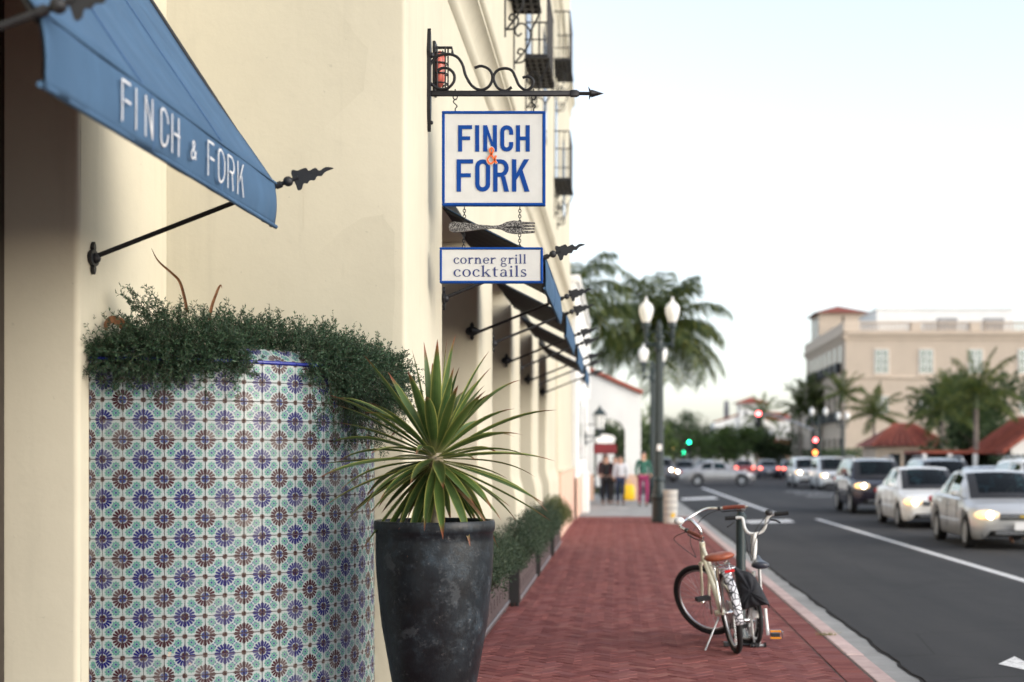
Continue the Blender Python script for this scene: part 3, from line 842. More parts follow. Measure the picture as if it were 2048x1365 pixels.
# fork
fk = thing('hanging_fork', 'speckled black metal fork hung between the two white signs', 'fork', (px(984), SY, pz(470)))
fo = [(215, 1000), (220, 985), (238, 979), (285, 983), (350, 992), (410, 997), (440, 994), (470, 980), (500, 974), (530, 976), (538, 979)]
up = [(a, b) for a, b in fo]
tines = [(538, 979), (594, 982), (595, 985), (594, 988), (538, 989), (538, 992), (594, 995), (594, 1000), (538, 1002), (538, 1005), (594, 1007), (594, 1012), (538, 1014), (538, 1018), (593, 1020), (594, 1023), (590, 1027), (535, 1031)]
lo = [(500, 1032), (470, 1025), (445, 1012), (410, 1008), (350, 1013), (285, 1022), (238, 1026), (220, 1018)]
poly = up[:-1] + tines + lo
m_forkm = NT('speckled_iron')
vr = m_forkm.new('ShaderNodeTexVoronoi'); vr.inputs['Scale'].default_value = 130; m_forkm.l.new(m_forkm.pos(), vr.inputs['Vector'])
m_forkm.set(Base_Color=m_forkm.mix(m_forkm.ramp(vr.outputs[0], [(.45, 0), (.62, 1)]), (.015, .014, .015), (.24, .23, .22)), Roughness=.5, Metallic=.2)
m_forkm.bump(vr.outputs[0], .6, .004)
fl = fk.location
fm = MB(); fm.prism([((SP(a, b).x - fl.x), (SP(a, b).z - fl.z)) for a, b in poly], lambda u, v, w: Vector((u, -.012 + w, v)), .024)
fm.build('fork_body', m_forkm.mat, fk, fix=True)
ck = MB(); ck.tube([SP(470, 1003, -.013) - fl, SP(535, 1003, -.013) - fl], .004, 6); ck.build('rib', m_iron, fk)
for zx in (284, 528): links(fk, SP(zx, 0).x - fl.x, pz(414) - fl.z, SP(0, 985).z - fl.z, 6)
# lower sign
lo_ = board('small oblong white hanging sign with two lines of lower-case blue lettering', px(880), px(1086), pz(567.5), pz(496), .0155)
ox2, oz2 = lo_.location.x, lo_.location.z
for zx in (281, 527): links(lo_, SP(zx, 0).x - ox2, SP(0, 1020).z - oz2, pz(496) - oz2, 6)
m_ink = M('indigo_ink', (.018, .032, .15), .6, 0, .15, 40)
def line(txt, a, b, basey, xh):
    adv = 0; its = []
    for ch in txt:
        pc, w = serif(ch); its.append((pc, adv)); adv += w + .2
    adv -= .2; kx = (b - a) / SS / adv; k = xh / SS
    for pc, x in its:
        if pc: letter(pc, lambda u, v, w: Vector((px(a) + (x + u) * kx - ox2, -.0165 - w, pz(basey) + v * k - oz2)), .002, m_ink, lo_)
line('corner grill', 908, 1053, 528.5, 11.8)
line('cocktails', 908, 1054, 554.5, 14.2)
# ================================================================== TILED PLANTER
t = NT('painted_tile')
uvn = t.new('ShaderNodeUVMap').outputs[0]; sx = t.new('ShaderNodeSeparateXYZ'); t.l.new(uvn, sx.inputs[0])
m_ = t.m
pv = t.pos(); wob = t.new('ShaderNodeTexNoise'); wob.inputs['Scale'].default_value = 70; t.l.new(pv, wob.inputs['Vector'])
ws = t.new('ShaderNodeSeparateXYZ'); t.l.new(wob.outputs['Color'], ws.inputs[0])
u0 = m_('ADD', sx.outputs[0], m_('MULTIPLY', m_('SUBTRACT', ws.outputs[0], .5), .05))
v0 = m_('ADD', sx.outputs[1], m_('MULTIPLY', m_('SUBTRACT', ws.outputs[1], .5), .05))
u = m_('MAXIMUM', u0, v0); v = m_('MINIMUM', u0, v0)
def ln(a, b): return m_('SQRT', m_('ADD', m_('MULTIPLY', a, a), m_('MULTIPLY', b, b)))
def soft(x, edge, w=.012): return m_('MULTIPLY', m_('MINIMUM', m_('MAXIMUM', m_('DIVIDE', m_('SUBTRACT', edge, x), w), -1), 1), .5)   # <edge -> .5, else -.5
def lt(x, edge, w=.014): return m_('ADD', soft(x, edge, w), .5)
rnd = t.new('ShaderNodeObjectInfo').outputs['Random']
brush = t.ramp(t.noise(pv, 45, 4, .7), [(.3, 0), (.7, 1)])
col = (.31, .355, .36)
def over(mask, c): 
    global col
    col = t.mix(mask, col, c)
def shade(c, lite): return t.mix(m_('MULTIPLY', m_('ADD', m_('MULTIPLY', brush, .6), m_('MULTIPLY', rnd, .25)), .35), c, lite)
def flower(cu, cv, petal, petl, disc):
    r = ln(cu, cv); a = m_('ARCTAN2', cv, cu)
    cs = m_('COSINE', m_('MULTIPLY', a, 16))
    k = m_('DIVIDE', m_('SUBTRACT', r, .35), .16)
    thr = m_('ADD', m_('ADD', -.86, m_('MULTIPLY', k, .30)), m_('MULTIPLY', m_('POWER', m_('ABSOLUTE', k), 10), 1.1))
    pm = lt(m_('SUBTRACT', thr, cs), 0, .22)
    pm = m_('MULTIPLY', m_('MULTIPLY', pm, lt(r, .515, .02)), lt(.205, r, .02))
    over(pm, shade(petal, petl))
    over(lt(r, .165, .02), disc)
# green eight-petal stars
g = ln(m_('SUBTRACT', u, .69), m_('SUBTRACT', v, .31)); ga = m_('ARCTAN2', m_('SUBTRACT', v, .31), m_('SUBTRACT', u, .69))
star = m_('ADD', .135, m_('MULTIPLY', m_('ABSOLUTE', m_('COSINE', m_('MULTIPLY', ga, 4))), .09))
gcol = t.mix(t.ramp(m_('COSINE', m_('MULTIPLY', ga, 16)), [(.3, 0), (.7, 1)]), (.012, .15, .11), (.11, .30, .25))
over(lt(g, star, .02), t.mix(m_('MULTIPLY', brush, .25), gcol, (.20, .34, .31)))
over(lt(g, .085), (.24, .30, .30)); over(lt(g, .06), (.012, .016, .15))
flower(u, v, (.004, .004, .095), (.012, .013, .15), (.04, .014, .012))
flower(m_('SUBTRACT', 1, u), m_('SUBTRACT', 1, v), (.030, .002, .009), (.065, .008, .022), (.02, .035, .14))
for hx, hy in ((.485, .395), (.605, .515)):
    over(lt(ln(m_('SUBTRACT', u, hx), m_('SUBTRACT', v, hy)), .043), (.010, .010, .14))
rd = ln(m_('SUBTRACT', 1, u), v)
over(lt(rd, .125), (.31, .34, .34)); over(lt(rd, .1), (.06, .03, .026))
# axis bars of paint along the tile edge next to the flowers
over(m_('MULTIPLY', lt(v, .008, .006), lt(m_('ABSOLUTE', m_('SUBTRACT', u, .3)), .26, .03)), (.03, .026, .13))
over(m_('MULTIPLY', lt(m_('SUBTRACT', 1, u), .008, .006), lt(m_('ABSOLUTE', m_('SUBTRACT', m_('SUBTRACT', 1, v), .3)), .26, .03)), (.05, .026, .03))
ch = t.ramp(t.noise(pv, 14, 4, .7), [(.71, 0), (.73, 1)])
over(m_('MULTIPLY', ch, .8), (.55, .40, .30))
dirt = t.ramp(t.noise(pv, 3.1, 5, .7), [(.5, 0), (.78, 1)])
col = t.mix(m_('MULTIPLY', dirt, .14), col, (.17, .15, .13))
col = t.mix(m_('MULTIPLY', m_('POWER', rnd, 3), .22), col, (.30, .30, .27))
t.set(Base_Color=col, Roughness=t.ramp(t.noise(pv, 6, 4, .6), [(.3, .14), (.75, .42)]))
t.b.inputs['Specular IOR Level'].default_value = .32
t.bump(m_('ADD', m_('MULTIPLY', t.noise(pv, 16, 3, .5), 1), m_('MULTIPLY', t.noise(pv, 120, 3, .5), .1)), .12, .02)
m_tile = t.mat
m_grout = M('brown_grout', (.11, .08, .072), .9, 0, .25, 40)
m_bluet = M('cobalt_trim_tile', (.02, .03, .22), .2, 0, .25, 20)
m_soil = M('dark_soil', (.035, .026, .02), .95, 0, .4, 40, .8, 60)

PR, PH, TP = 1.22, 2.10, .0998
plt = thing('tiled_planter', 'tall rounded planter faced with blue, maroon and green patterned tiles in the wall corner', 'planter', (XN, YC, 0))
body = MB(); n = 40
Rb = PR - .0045
prof = [(Rb, 0), (Rb, PH - .008), (Rb - .115, PH + .066), (Rb - .16, PH + .066), (Rb - .16, PH - .1)]
body.lathe(prof, n, None, -pi / 2, 0)
body.build('planter_body', m_grout, plt, 40)
MB().lathe([(.001, PH - .06), (Rb - .15, PH - .06)], 24, None, -pi / 2, 0).build('soil', m_soil, plt)
def tile_mesh(fu, fv, wt, wb, h, name='tile'):
    """one pressed tile lying in local x (width) / z (height), face towards -y"""
    e = .0016; mb = MB()
    def quad(w0, w1, hh, y): return [(-w0 / 2, y, -hh / 2), (w0 / 2, y, -hh / 2), (w1 / 2, y, hh / 2), (-w1 / 2, y, hh / 2)]
    vs = quad(wb, wt, h, .004) + quad(wb, wt, h, -.0005) + quad(wb - 2 * e, wt - 2 * e, h - 2 * e, -.002)
    U_ = lambda i: ((fu if i in (1, 2) else 1 - fu), (fv if i in (2, 3) else 1 - fv))
    fs = []; uvs = []
    for a in range(4):
        b = (a + 1) % 4
        fs += [(a, b, 4 + b, 4 + a), (4 + a, 4 + b, 8 + b, 8 + a)]
        uvs += [[U_(a), U_(b), U_(b), U_(a)]] * 2
    fs.append((8, 9, 10, 11)); uvs.append([U_(0), U_(1), U_(2), U_(3)])
    mb.add(vs, fs, uvs)
    return mb.mesh(name, m_tile)
TW = TP - .003
TM = {(a, b): tile_mesh(a, b, TW, TW, TW) for a in (0, 1) for b in (0, 1)}
NC = int((pi / 2) * PR / TP) + 1
restt = MB()
def tile_place(i, j):
    s = (i + .33) * TP - .026
    ph = s / PR
    return ph
ROWS = 21
for j in range(ROWS):
    zc = PH - .026 - TP * (j + .5) + .012
    for i in range(-1, NC):
        s0 = i * TP + .0661; s1 = s0 + TP                       # first blue column stands 66 mm from the wall
        if s0 < 0 and s1 <= .01: continue
        full = s0 >= 0 and s1 <= pi / 2 * PR
        a0, a1 = max(s0, .001) / PR, min(s1, pi / 2 * PR) / PR
        if a1 - a0 < .01: continue
        ph = (a0 + a1) / 2
        # blue vertices: i even and row edge even
        fu = 1 if i % 2 == 0 else 0
        fv = 1 if j % 2 == 0 else 0                              # which vertical end carries the blue corner
        fu, fv = (0 if i % 2 else 1), (0 if j % 2 else 1)
        me = TM[(fu, fv)]
        rr = PR * cos((a1 - a0) / 2)
        rr += R(-.0008, .0012); lo3 = (rr * sin(ph), -rr * cos(ph), zc + R(-.0007, .0007))
        sc = 1 if full else ((a1 - a0) * PR - .0022) / TW
        if j < 18 and i <= 15:
            o = put('tile', me, plt, lo3, (R(-.012, .012), R(-.009, .009), ph + R(-.012, .012)), (sc, 1, 1))
        else:
            X4 = Matrix.Translation(lo3) @ Matrix.Rotation(ph, 4, 'Z') @ Matrix.Diagonal((sc, 1, 1, 1))
            ul = me.uv_layers[0].data; li = 0; fs = []; uvs = []
            for p_ in me.polygons:
                fs.append(tuple(p_.vertices)); uvs.append([tuple(ul[k].uv) for k in p_.loop_indices])
            restt.add([X4 @ v_.co for v_ in me.vertices], fs, uvs)
stuff(restt.build('tiles', m_tile, plt))
# sloping cap tiles and blue bull-nose rim
for i in range(-1, NC):
    s0 = max(.002, i * TP + .0661); s1 = min(pi / 2 * PR, i * TP + .0661 + TP)
    if s1 - s0 < .02: continue
    ph = (s0 + s1) / 2 / PR; w = s1 - s0 - .002
    tm = tile_mesh(0 if i % 2 else 1, 0, w * .91, w, .128, 'cap_tile')
    slope = atan2(.074, .115)
    o = put('cap_tile', tm, plt, ((Rb - .057) * sin(ph), -(Rb - .057) * cos(ph), PH + .034))
    o.rotation_euler = (Matrix.Rotation(ph, 3, 'Z') @ Matrix.Rotation(-(pi / 2 - slope), 3, 'X')).to_euler()
    a0, a1 = (s0 + .001) / PR, (s1 - .001) / PR
    MB().tube([((PR + .002) * sin(a0 + (a1 - a0) * k / 4), -(PR + .002) * cos(a0 + (a1 - a0) * k / 4), PH - .008) for k in range(5)], .0105, 8).build('rim_tile', m_bluet, plt, 60)

# ------------------------------------------------------------------ foliage helpers
def leafmat(name, c1, c2, c3=None, rough=.55, trans=.25):
    t = NT(name)
    g = t.new('ShaderNodeNewGeometry').outputs['Random Per Island']
    st = [(0, c1), (.6, c2), (1, c3 or c2)]
    c = t.ramp(g, st)
    c = t.mix(t.ramp(t.noise(t.pos(), 9, 3, .6), [(.35, 0), (.7, .5)]), c, mul(c1, .8))
    t.set(Base_Color=c, Roughness=rough)
    if trans:
        tr = t.new('ShaderNodeBsdfTranslucent'); t.l.new(c, tr.inputs[0])
        mx = t.new('ShaderNodeMixShader'); mx.inputs[0].default_value = trans
        out = t.n['Material Output']
        t.l.new(t.b.outputs[0], mx.inputs[1]); t.l.new(tr.outputs[0], mx.inputs[2]); t.l.new(mx.outputs[0], out.inputs[0])
    return t.mat
def leaf(mb, p, d, up, L, W):
    """a pointed leaf: two bent halves, 4 triangles"""
    d = d.normalized(); s = d.cross(up)
    s = s.normalized() if s.length > 1e-4 else d.orthogonal().normalized()
    nrm = s.cross(d)
    a = p; m1 = p + d * L * .45; e = p + d * L - nrm * L * .12
    mb.add([a, m1 + s * W * .5 + nrm * W * .18, e, m1 - s * W * .5 + nrm * W * .18], [(0, 1, 2), (0, 2, 3)])
def rv():
    while True:
        v = Vector((R(-1, 1), R(-1, 1), R(-1, 1)))
        if .01 < v.length < 1: return v.normalized()

# trailing rosemary-like shrub
m_rose = leafmat('trailing_leaves', (.014, .042, .022), (.036, .09, .046), (.11, .19, .095), .55, .25)
m_stem = M('woody_stem', (.045, .05, .028), .8, 0, .3, 30)
shr = thing('trailing_shrub', 'dark green needle-leaved shrub spilling over the rim of the tiled planter', 'shrub', (XN, YC, PH - .06))
lv = MB(); stx = MB()
def sprig(path, dens=160, L0=.017, stem=.0018):
    n = len(path)
    stx.tube(path, [stem * (1 - .6 * i / n) for i in range(n)], 3, cap=False)
    for i in range(n - 1):
        seg = path[i + 1] - path[i]; d = seg.normalized()
        k = max(1, int(seg.length * dens))
        for _ in range(k):
            p = path[i] + seg * random.random()
            s = rv(); s = (s - d * s.dot(d)).normalized()
            leaf(lv, p, d * .75 + s, rv(), L0 * R(.7, 1.35), .0066 * R(.8, 1.3))
def cyl(r, ph, z): return Vector((r * sin(ph), -r * cos(ph), z))
zs0 = .06                                      # rim height in the shrub's own frame
def tophi(ph):                                  # height of the bushy crown above the rim
    return interp_([(0, .1), (.1, .17), (.22, .22), (.9, .21), (1.1, .2), (1.3, .17), (1.5, .12)], ph)
def hang(ph):                                   # how far the foliage hangs below the rim
    return interp_([(0, .05), (.08, .07), (.14, .12), (.3, .12), (.36, .05), (.6, .025), (.66, -.04), (.9, -.05), (.97, .06), (1.12, .16), (1.2, .36), (1.38, .42), (1.5, .3)], ph)
def bulge(ph): return interp_([(0, .03), (.2, .06), (.7, .03), (.95, .04), (1.15, .12), (1.35, .22), (1.5, .22)], ph)
def interp_(tab, x):
    for (p, vp), (q, vq) in zip(tab, tab[1:]):
        if x <= q: return vp + (vq - vp) * max(0, (x - p) / (q - p))
    return tab[-1][1]
def bush(n, phr, sp=(0., 1.), lr=(.07, .16), dens=150):
    for k in range(n):
        ph = R(*phr); s = R(*sp); th, hg, bu = tophi(ph) * R(.8, 1.1), hang(ph), bulge(ph)
        hg *= R(.35, 1.25)
        # the surface runs over the crown, past the rim and down the face
        prof = [(PR - .42, .02 + th * .8), (PR - .25, th), (PR - .1, th * .85), (PR + bu * .6, th * .45), (PR + bu, .0)]
        if hg > 0: prof += [(PR + bu * .9 + .012, -hg * .5), (PR + bu * .45 + .012, -hg)]
        else: prof = [(PR - .42, .02 + th * .8), (PR - .3, th), (PR - .2, th * .8), (PR - .12, th * .4 + .05), (PR - .1, .06)]
        m = len(prof) - 1; i = min(m - 1, int(s * m)); f = s * m - i
        r = prof[i][0] + (prof[i + 1][0] - prof[i][0]) * f; z = prof[i][1] + (prof[i + 1][1] - prof[i][1]) * f
        tr_, tz = prof[i + 1][0] - prof[i][0], prof[i + 1][1] - prof[i][1]; ln_ = sqrt(tr_ * tr_ + tz * tz) or 1
        nr, nz = -tz / ln_, tr_ / ln_
        if nr < -.2: nr = 0
        dep = R(.0, 1.) ** 2 * .08
        p0 = cyl(r - nr * (.05 + dep), ph, zs0 + z - nz * (.05 + dep))
        eo = Vector((sin(ph), -cos(ph), 0))
        d = (eo * nr + Vector((0, 0, 1)) * nz) * .8 + rv() * .75 + Vector((0, 0, -.45 if s > .62 else .12))
        d.normalize(); L_ = R(*lr); path = [p0]
        for q in range(5):
            path.append(path[-1] + d * L_ / 5); d = (d + rv() * .16 + Vector((0, 0, -.05 if s > .5 else .05))).normalized()
        path = catmull(path, 2); sprig(path, dens, .0185)
        if random.random() < .5:
            j = random.randrange(3, len(path) - 2); dd = ((path[j + 1] - path[j]).normalized() + rv() * .8).normalized(); pp = [path[j]]
            for q in range(3): pp.append(pp[-1] + dd * R(.012, .02) + rv() * .003)
            sprig(pp, dens, .016, .0013)
bush(1150, (0., 1.5), (0., .8), (.06, .2))
bush(420, (.0, .66), (.3, 1.))
bush(420, (.0, .64), (.42, .78), (.06, .13))
bush(900, (1.1, 1.52), (.25, 1.), (.07, .18))
bush(240, (.9, 1.2), (.4, 1.), (.06, .15))
for k in range(46):                             # loose strands hanging over the tiles
    ph = random.choice((R(.1, .34), R(.95, 1.16), R(1.12, 1.3))); l_ = R(.08, .3) * (1.3 if ph > .9 else .75); path = []
    for q in range(9):
        f = q / 8; path.append(cyl(PR + .018 + .03 * (1 - f), ph + .03 * sin(f * 3 + k), zs0 - l_ * f - (.05 if ph < .9 else .1)) + rv() * .007)
    sprig(catmull(path, 2), 130, .017)
for k in range(70):                             # single shoots standing clear of the mass
    ph = R(.06, 1.42); r0 = PR - R(.02, .35); d = Vector((R(-.7, .7), R(-.5, .2), R(.6, 1.2))).normalized(); path = [cyl(r0, ph, zs0 + tophi(ph) * .55)]
    for q in range(7): path.append(path[-1] + d * R(.018, .034)); d = (d + rv() * .14).normalized()
    sprig(catmull(path, 2), 165, .018)
for ph, r0, dx, H in ((.36, .95, -.24, .45), (.40, .98, -.28, .36), (.34, .95, -.12, .38), (.33, 1.0, -.22, .24), (.42, .95, -.04, .34), (.38, .96, -.18, .44), (.46, 1., .06, .28), (.2, .98, -.08, .22), (.36, 1.0, -.27, .40), (.9, .95, .1, .28), (1.0, .95, .18, .24), (.8, .95, -.05, .27)):
    # long arching shoots at the wall side
    for q_ in range(2):
        p0 = cyl(r0 + R(-.05, .05), ph + R(-.03, .03), zs0); path = [p0]; n = 11
        for s in range(1, n + 1):
            f = s / n
            path.append(p0 + Vector((dx * f ** 1.3 + R(-.008, .008), R(-.02, .0) * f * 4, H * (f - .12 * f * f) * R(.97, 1.03))))
        path = catmull(path, 2); sprig(path, 190, .019, .0026)
        for s in range(3, len(path) - 2, 3):       # short side twigs
            d = (path[s + 1] - path[s]).normalized(); sd_ = (d + rv() * .8).normalized(); pp = [path[s]]
            for z in range(4): pp.append(pp[-1] + sd_ * R(.012, .02) + rv() * .003)
            sprig(pp, 200, .017, .0014)
lv.build('foliage', m_rose, shr)
stx.build('stems', m_stem, shr)
# dry strap leaves sticking out of the shrub
m_dry = M('dry_leaf', (.17, .065, .03), .7, 0, .3, 30, col2=(.30, .14, .06))
def strap(mb, pts, w, n=4, fold=.25):
    c = catmull(pts, n); m = len(c); vs = []; fs = []
    for i, p in enumerate(c):
        d = (c[min(i + 1, m - 1)] - c[max(i - 1, 0)]).normalized(); s = d.cross(Vector((0, 1, 0))).normalized()
        ww = w * (1 - (i / (m - 1)) ** 2 * .93) * .5
        vs += [p - s * ww, p + Vector((0, ww * fold * 2, 0)), p + s * ww]
    for i in range(m - 1):
        fs += [(i * 3, i * 3 + 1, i * 3 + 4, i * 3 + 3), (i * 3 + 1, i * 3 + 2, i * 3 + 5, i * 3 + 4)]
    mb.add(vs, fs)
def PP(x, y, Y): return Vector(((x - 1238) * Y / 2844, Y, 1.6 + (914 - y) * Y / 2844))
for lab, pts in (('long thin dry brown blade arching up from the planter shrub', [(374, 625), (370, 600), (360, 565), (345, 548), (322, 528), (311, 514), (303, 497)]),
                 ('short dry brown blade with curled tip above the planter shrub', [(418, 640), (424, 612), (432, 590), (438, 575), (442, 571), (444, 578)])):
    P0 = [PP(a, b, 7.45) for a, b in pts]; b0 = P0[0].copy()
    mb = MB(); strap(mb, [p - b0 for p in P0], .017)
    o = mb.build('dry_blade', m_dry, None, 180, b0); tag(o, lab, 'leaf')
mb = MB(); P0 = [PP(a, b, 7.3) for a, b in ((262, 668), (240, 645), (222, 640), (212, 652), (214, 662))]
strap(mb, [p - P0[0] for p in P0], .05, fold=.1); tag(mb.build('dry_blade', m_dry, None, 180, P0[0]), 'broad withered brown leaf at the wall end of the planter', 'leaf')

# ================================================================== POT WITH SPIKY PLANT
t = NT('weathered_pot'); p = t.obj()
a = t.ramp(t.noise(p, 3.2, 7, .65), [(.42, 0), (.62, 1)]); b = t.ramp(t.noise(p, 11, 7, .75), [(.5, 0), (.66, 1)]); d = t.ramp(t.noise(p, 42, 5, .7), [(.58, 0), (.66, 1)])
c = t.mix(a, (.008, .0095, .012), (.016, .022, .028)); c = t.mix(t.m('MULTIPLY', t.m('MULTIPLY', b, a), .7), c, (.045, .068, .09))
c = t.mix(t.m('MULTIPLY', t.m('MULTIPLY', d, b), .75), c, (.17, .16, .16))
mp = t.new('ShaderNodeMapping'); mp.inputs['Location'].default_value = (3, 1, 2); t.l.new(p, mp.inputs[0])
e = t.ramp(t.noise(mp.outputs[0], 6, 8, .7), [(.6, 0), (.64, 1)])
c = t.mix(t.m('MULTIPLY', e, .35), c, (.085, .095, .105))
t.set(Base_Color=c, Roughness=t.ramp(b, [(0, .35), (1, .6)])); t.bump(t.m('ADD', b, t.noise(p, 80, 4, .6)), .25, .004); t.b.inputs['Specular IOR Level'].default_value = .3; m_pot = t.mat
PX, PY = -.985, 7.6
pot = thing('tall_pot', 'tall tapered charcoal pot with blotchy patina beside the tiled planter', 'pot', (PX, PY, 0))
prof = [(.13, 0), (.15, .01), (.175, .15), (.20, .27), (.226, .40), (.252, .55), (.279, .70), (.296, .85), (.307, .97), (.312, 1.07), (.313, 1.15), (.311, 1.195), (.316, 1.2), (.322, 1.215), (.322, 1.25), (.316, 1.262), (.295, 1.262), (.288, 1.25), (.283, 1.16)]
mb = MB(); mb.lathe(prof, 64); mb.build('pot_body', m_pot, pot, 60)
MB().lathe([(.001, 1.2), (.286, 1.2)], 24).build('soil', m_soil, pot)
sp = thing('spiky_plant', 'spiky cordyline with long yellow-edged green leaves growing in the tall pot', 'plant', (PX + .005, PY, 1.2))
m_trunk = M('pale_plant_stem', (.42, .36, .26), .8, 0, .25, 25)
MB().tube([(0, 0, 0), (.0, 0, .2), (0, 0, .42)], [.03, .035, .045], 10).build('stem', m_trunk, sp, 60)
t = NT('striped_leaf'); uvn = t.new('ShaderNodeUVMap').outputs[0]; sx = t.new('ShaderNodeSeparateXYZ'); t.l.new(uvn, sx.inputs[0])
rn = t.new('ShaderNodeObjectInfo').outputs['Random']
cx_ = t.m('ABSOLUTE', t.m('SUBTRACT', sx.outputs[0], .5))
gr = t.mix(rn, (.028, .07, .022), (.075, .14, .035))
gr = t.mix(t.m('MULTIPLY', t.ramp(t.noise(t.pos(), 25, 4, .6), [(.4, 0), (.7, 1)]), .4), gr, (.11, .16, .05))
lon = t.new('ShaderNodeTexNoise'); mp = t.new('ShaderNodeMapping'); mp.inputs['Scale'].default_value = (22, .8, 1); t.l.new(uvn, mp.inputs[0]); t.l.new(mp.outputs[0], lon.inputs['Vector']); lon.inputs['Scale'].default_value = 1
gr = t.mix(t.m('MULTIPLY', t.ramp(lon.outputs[0], [(.45, 0), (.6, 1)]), .35), gr, (.16, .20, .05))
edge = t.ramp(cx_, [(.38, 0), (.46, 1)])
c = t.mix(edge, gr, (.33, .33, .09))
tip = t.ramp(t.m('ADD', sx.outputs[1], t.m('MULTIPLY', rn, .06)), [(.86, 0), (.97, 1)])
c = t.mix(tip, c, (.22, .075, .035))
c = t.mix(t.ramp(sx.outputs[1], [(.0, 1), (.18, 0)]), c, (.36, .36, .16))
t.set(Base_Color=c, Roughness=.38)
tr = t.new('ShaderNodeBsdfTranslucent'); t.l.new(c, tr.inputs[0]); mx = t.new('ShaderNodeMixShader'); mx.inputs[0].default_value = .22
t.l.new(t.b.outputs[0], mx.inputs[1]); t.l.new(tr.outputs[0], mx.inputs[2]); t.l.new(mx.outputs[0], t.n['Material Output'].inputs[0]); m_spike = t.mat
def spike(az, el, L, W, droop, z0, tw):
    n = 12; P = []; d0 = Vector((cos(az) * cos(el), sin(az) * cos(el), sin(el)))
    p = Vector((cos(az) * .03, sin(az) * .03, z0)); d = d0.copy()
    for i in range(n + 1):
        P.append(p.copy()); f = i / n
        d = (d + Vector((0, 0, -droop * (f ** 1.4) * 2.4 / n))).normalized(); p = p + d * (L / n)
    vs = []; fs = []; uvs = []
    side0 = d0.cross(Vector((0, 0, 1)))
    side0 = side0.normalized() if side0.length > .05 else Vector((sin(az), -cos(az), 0))
    for i in range(n + 1):
        f = i / n
        d = (P[min(i + 1, n)] - P[max(i - 1, 0)]).normalized()
        s = (side0 - d * side0.dot(d)).normalized(); up = s.cross(d)
        a = tw * f; s, up = s * cos(a) + up * sin(a), up * cos(a) - s * sin(a)
        w = W * (.42 + .58 * min(1, f / .35)) * (1 - max(0, (f - .45) / .55) ** 1.7) * .5
        w = max(w, .0006)
        vs += [P[i] - s * w + up * w * .38, P[i] - s * w * .5 + up * w * .1, P[i], P[i] + s * w * .5 + up * w * .1, P[i] + s * w + up * w * .38]
    for i in range(n):
        for k in range(4):
            fs.append((i * 5 + k, i * 5 + k + 1, i * 5 + k + 6, i * 5 + k + 5))
            uvs.append([(k / 4, i / n), ((k + 1) / 4, i / n), ((k + 1) / 4, (i + 1) / n), (k / 4, (i + 1) / n)])
    MB().add(vs, fs, uvs).build('leaf', m_spike, sp, 180)
rr = random.Random(11)
NL = 98
for k in range(NL):
    f = k / (NL - 1)
    az = k * 2.39996 + rr.uniform(-.2, .2)
    el = radians(86 - 146 * f ** .78 + rr.uniform(-10, 10))
    L_ = rr.uniform(.46, .63) * (.96 + .14 * sin(pi * f)) * (1 if f < .75 else .9)
    spike(az, el, L_, rr.uniform(.045, .064), rr.uniform(.05, .55) + (.4 if rr.random() < .35 else 0), .45 - .12 * f, rr.uniform(-.5, .5))

m_spike = M('withered_leaf', (.16, .09, .04), .7, 0, .3, 20)
for k in range(7): spike(rr.uniform(0, 6.28), radians(rr.uniform(-60, -30)), rr.uniform(.3, .42), .03, .5, .3, rr.uniform(-1, 1))
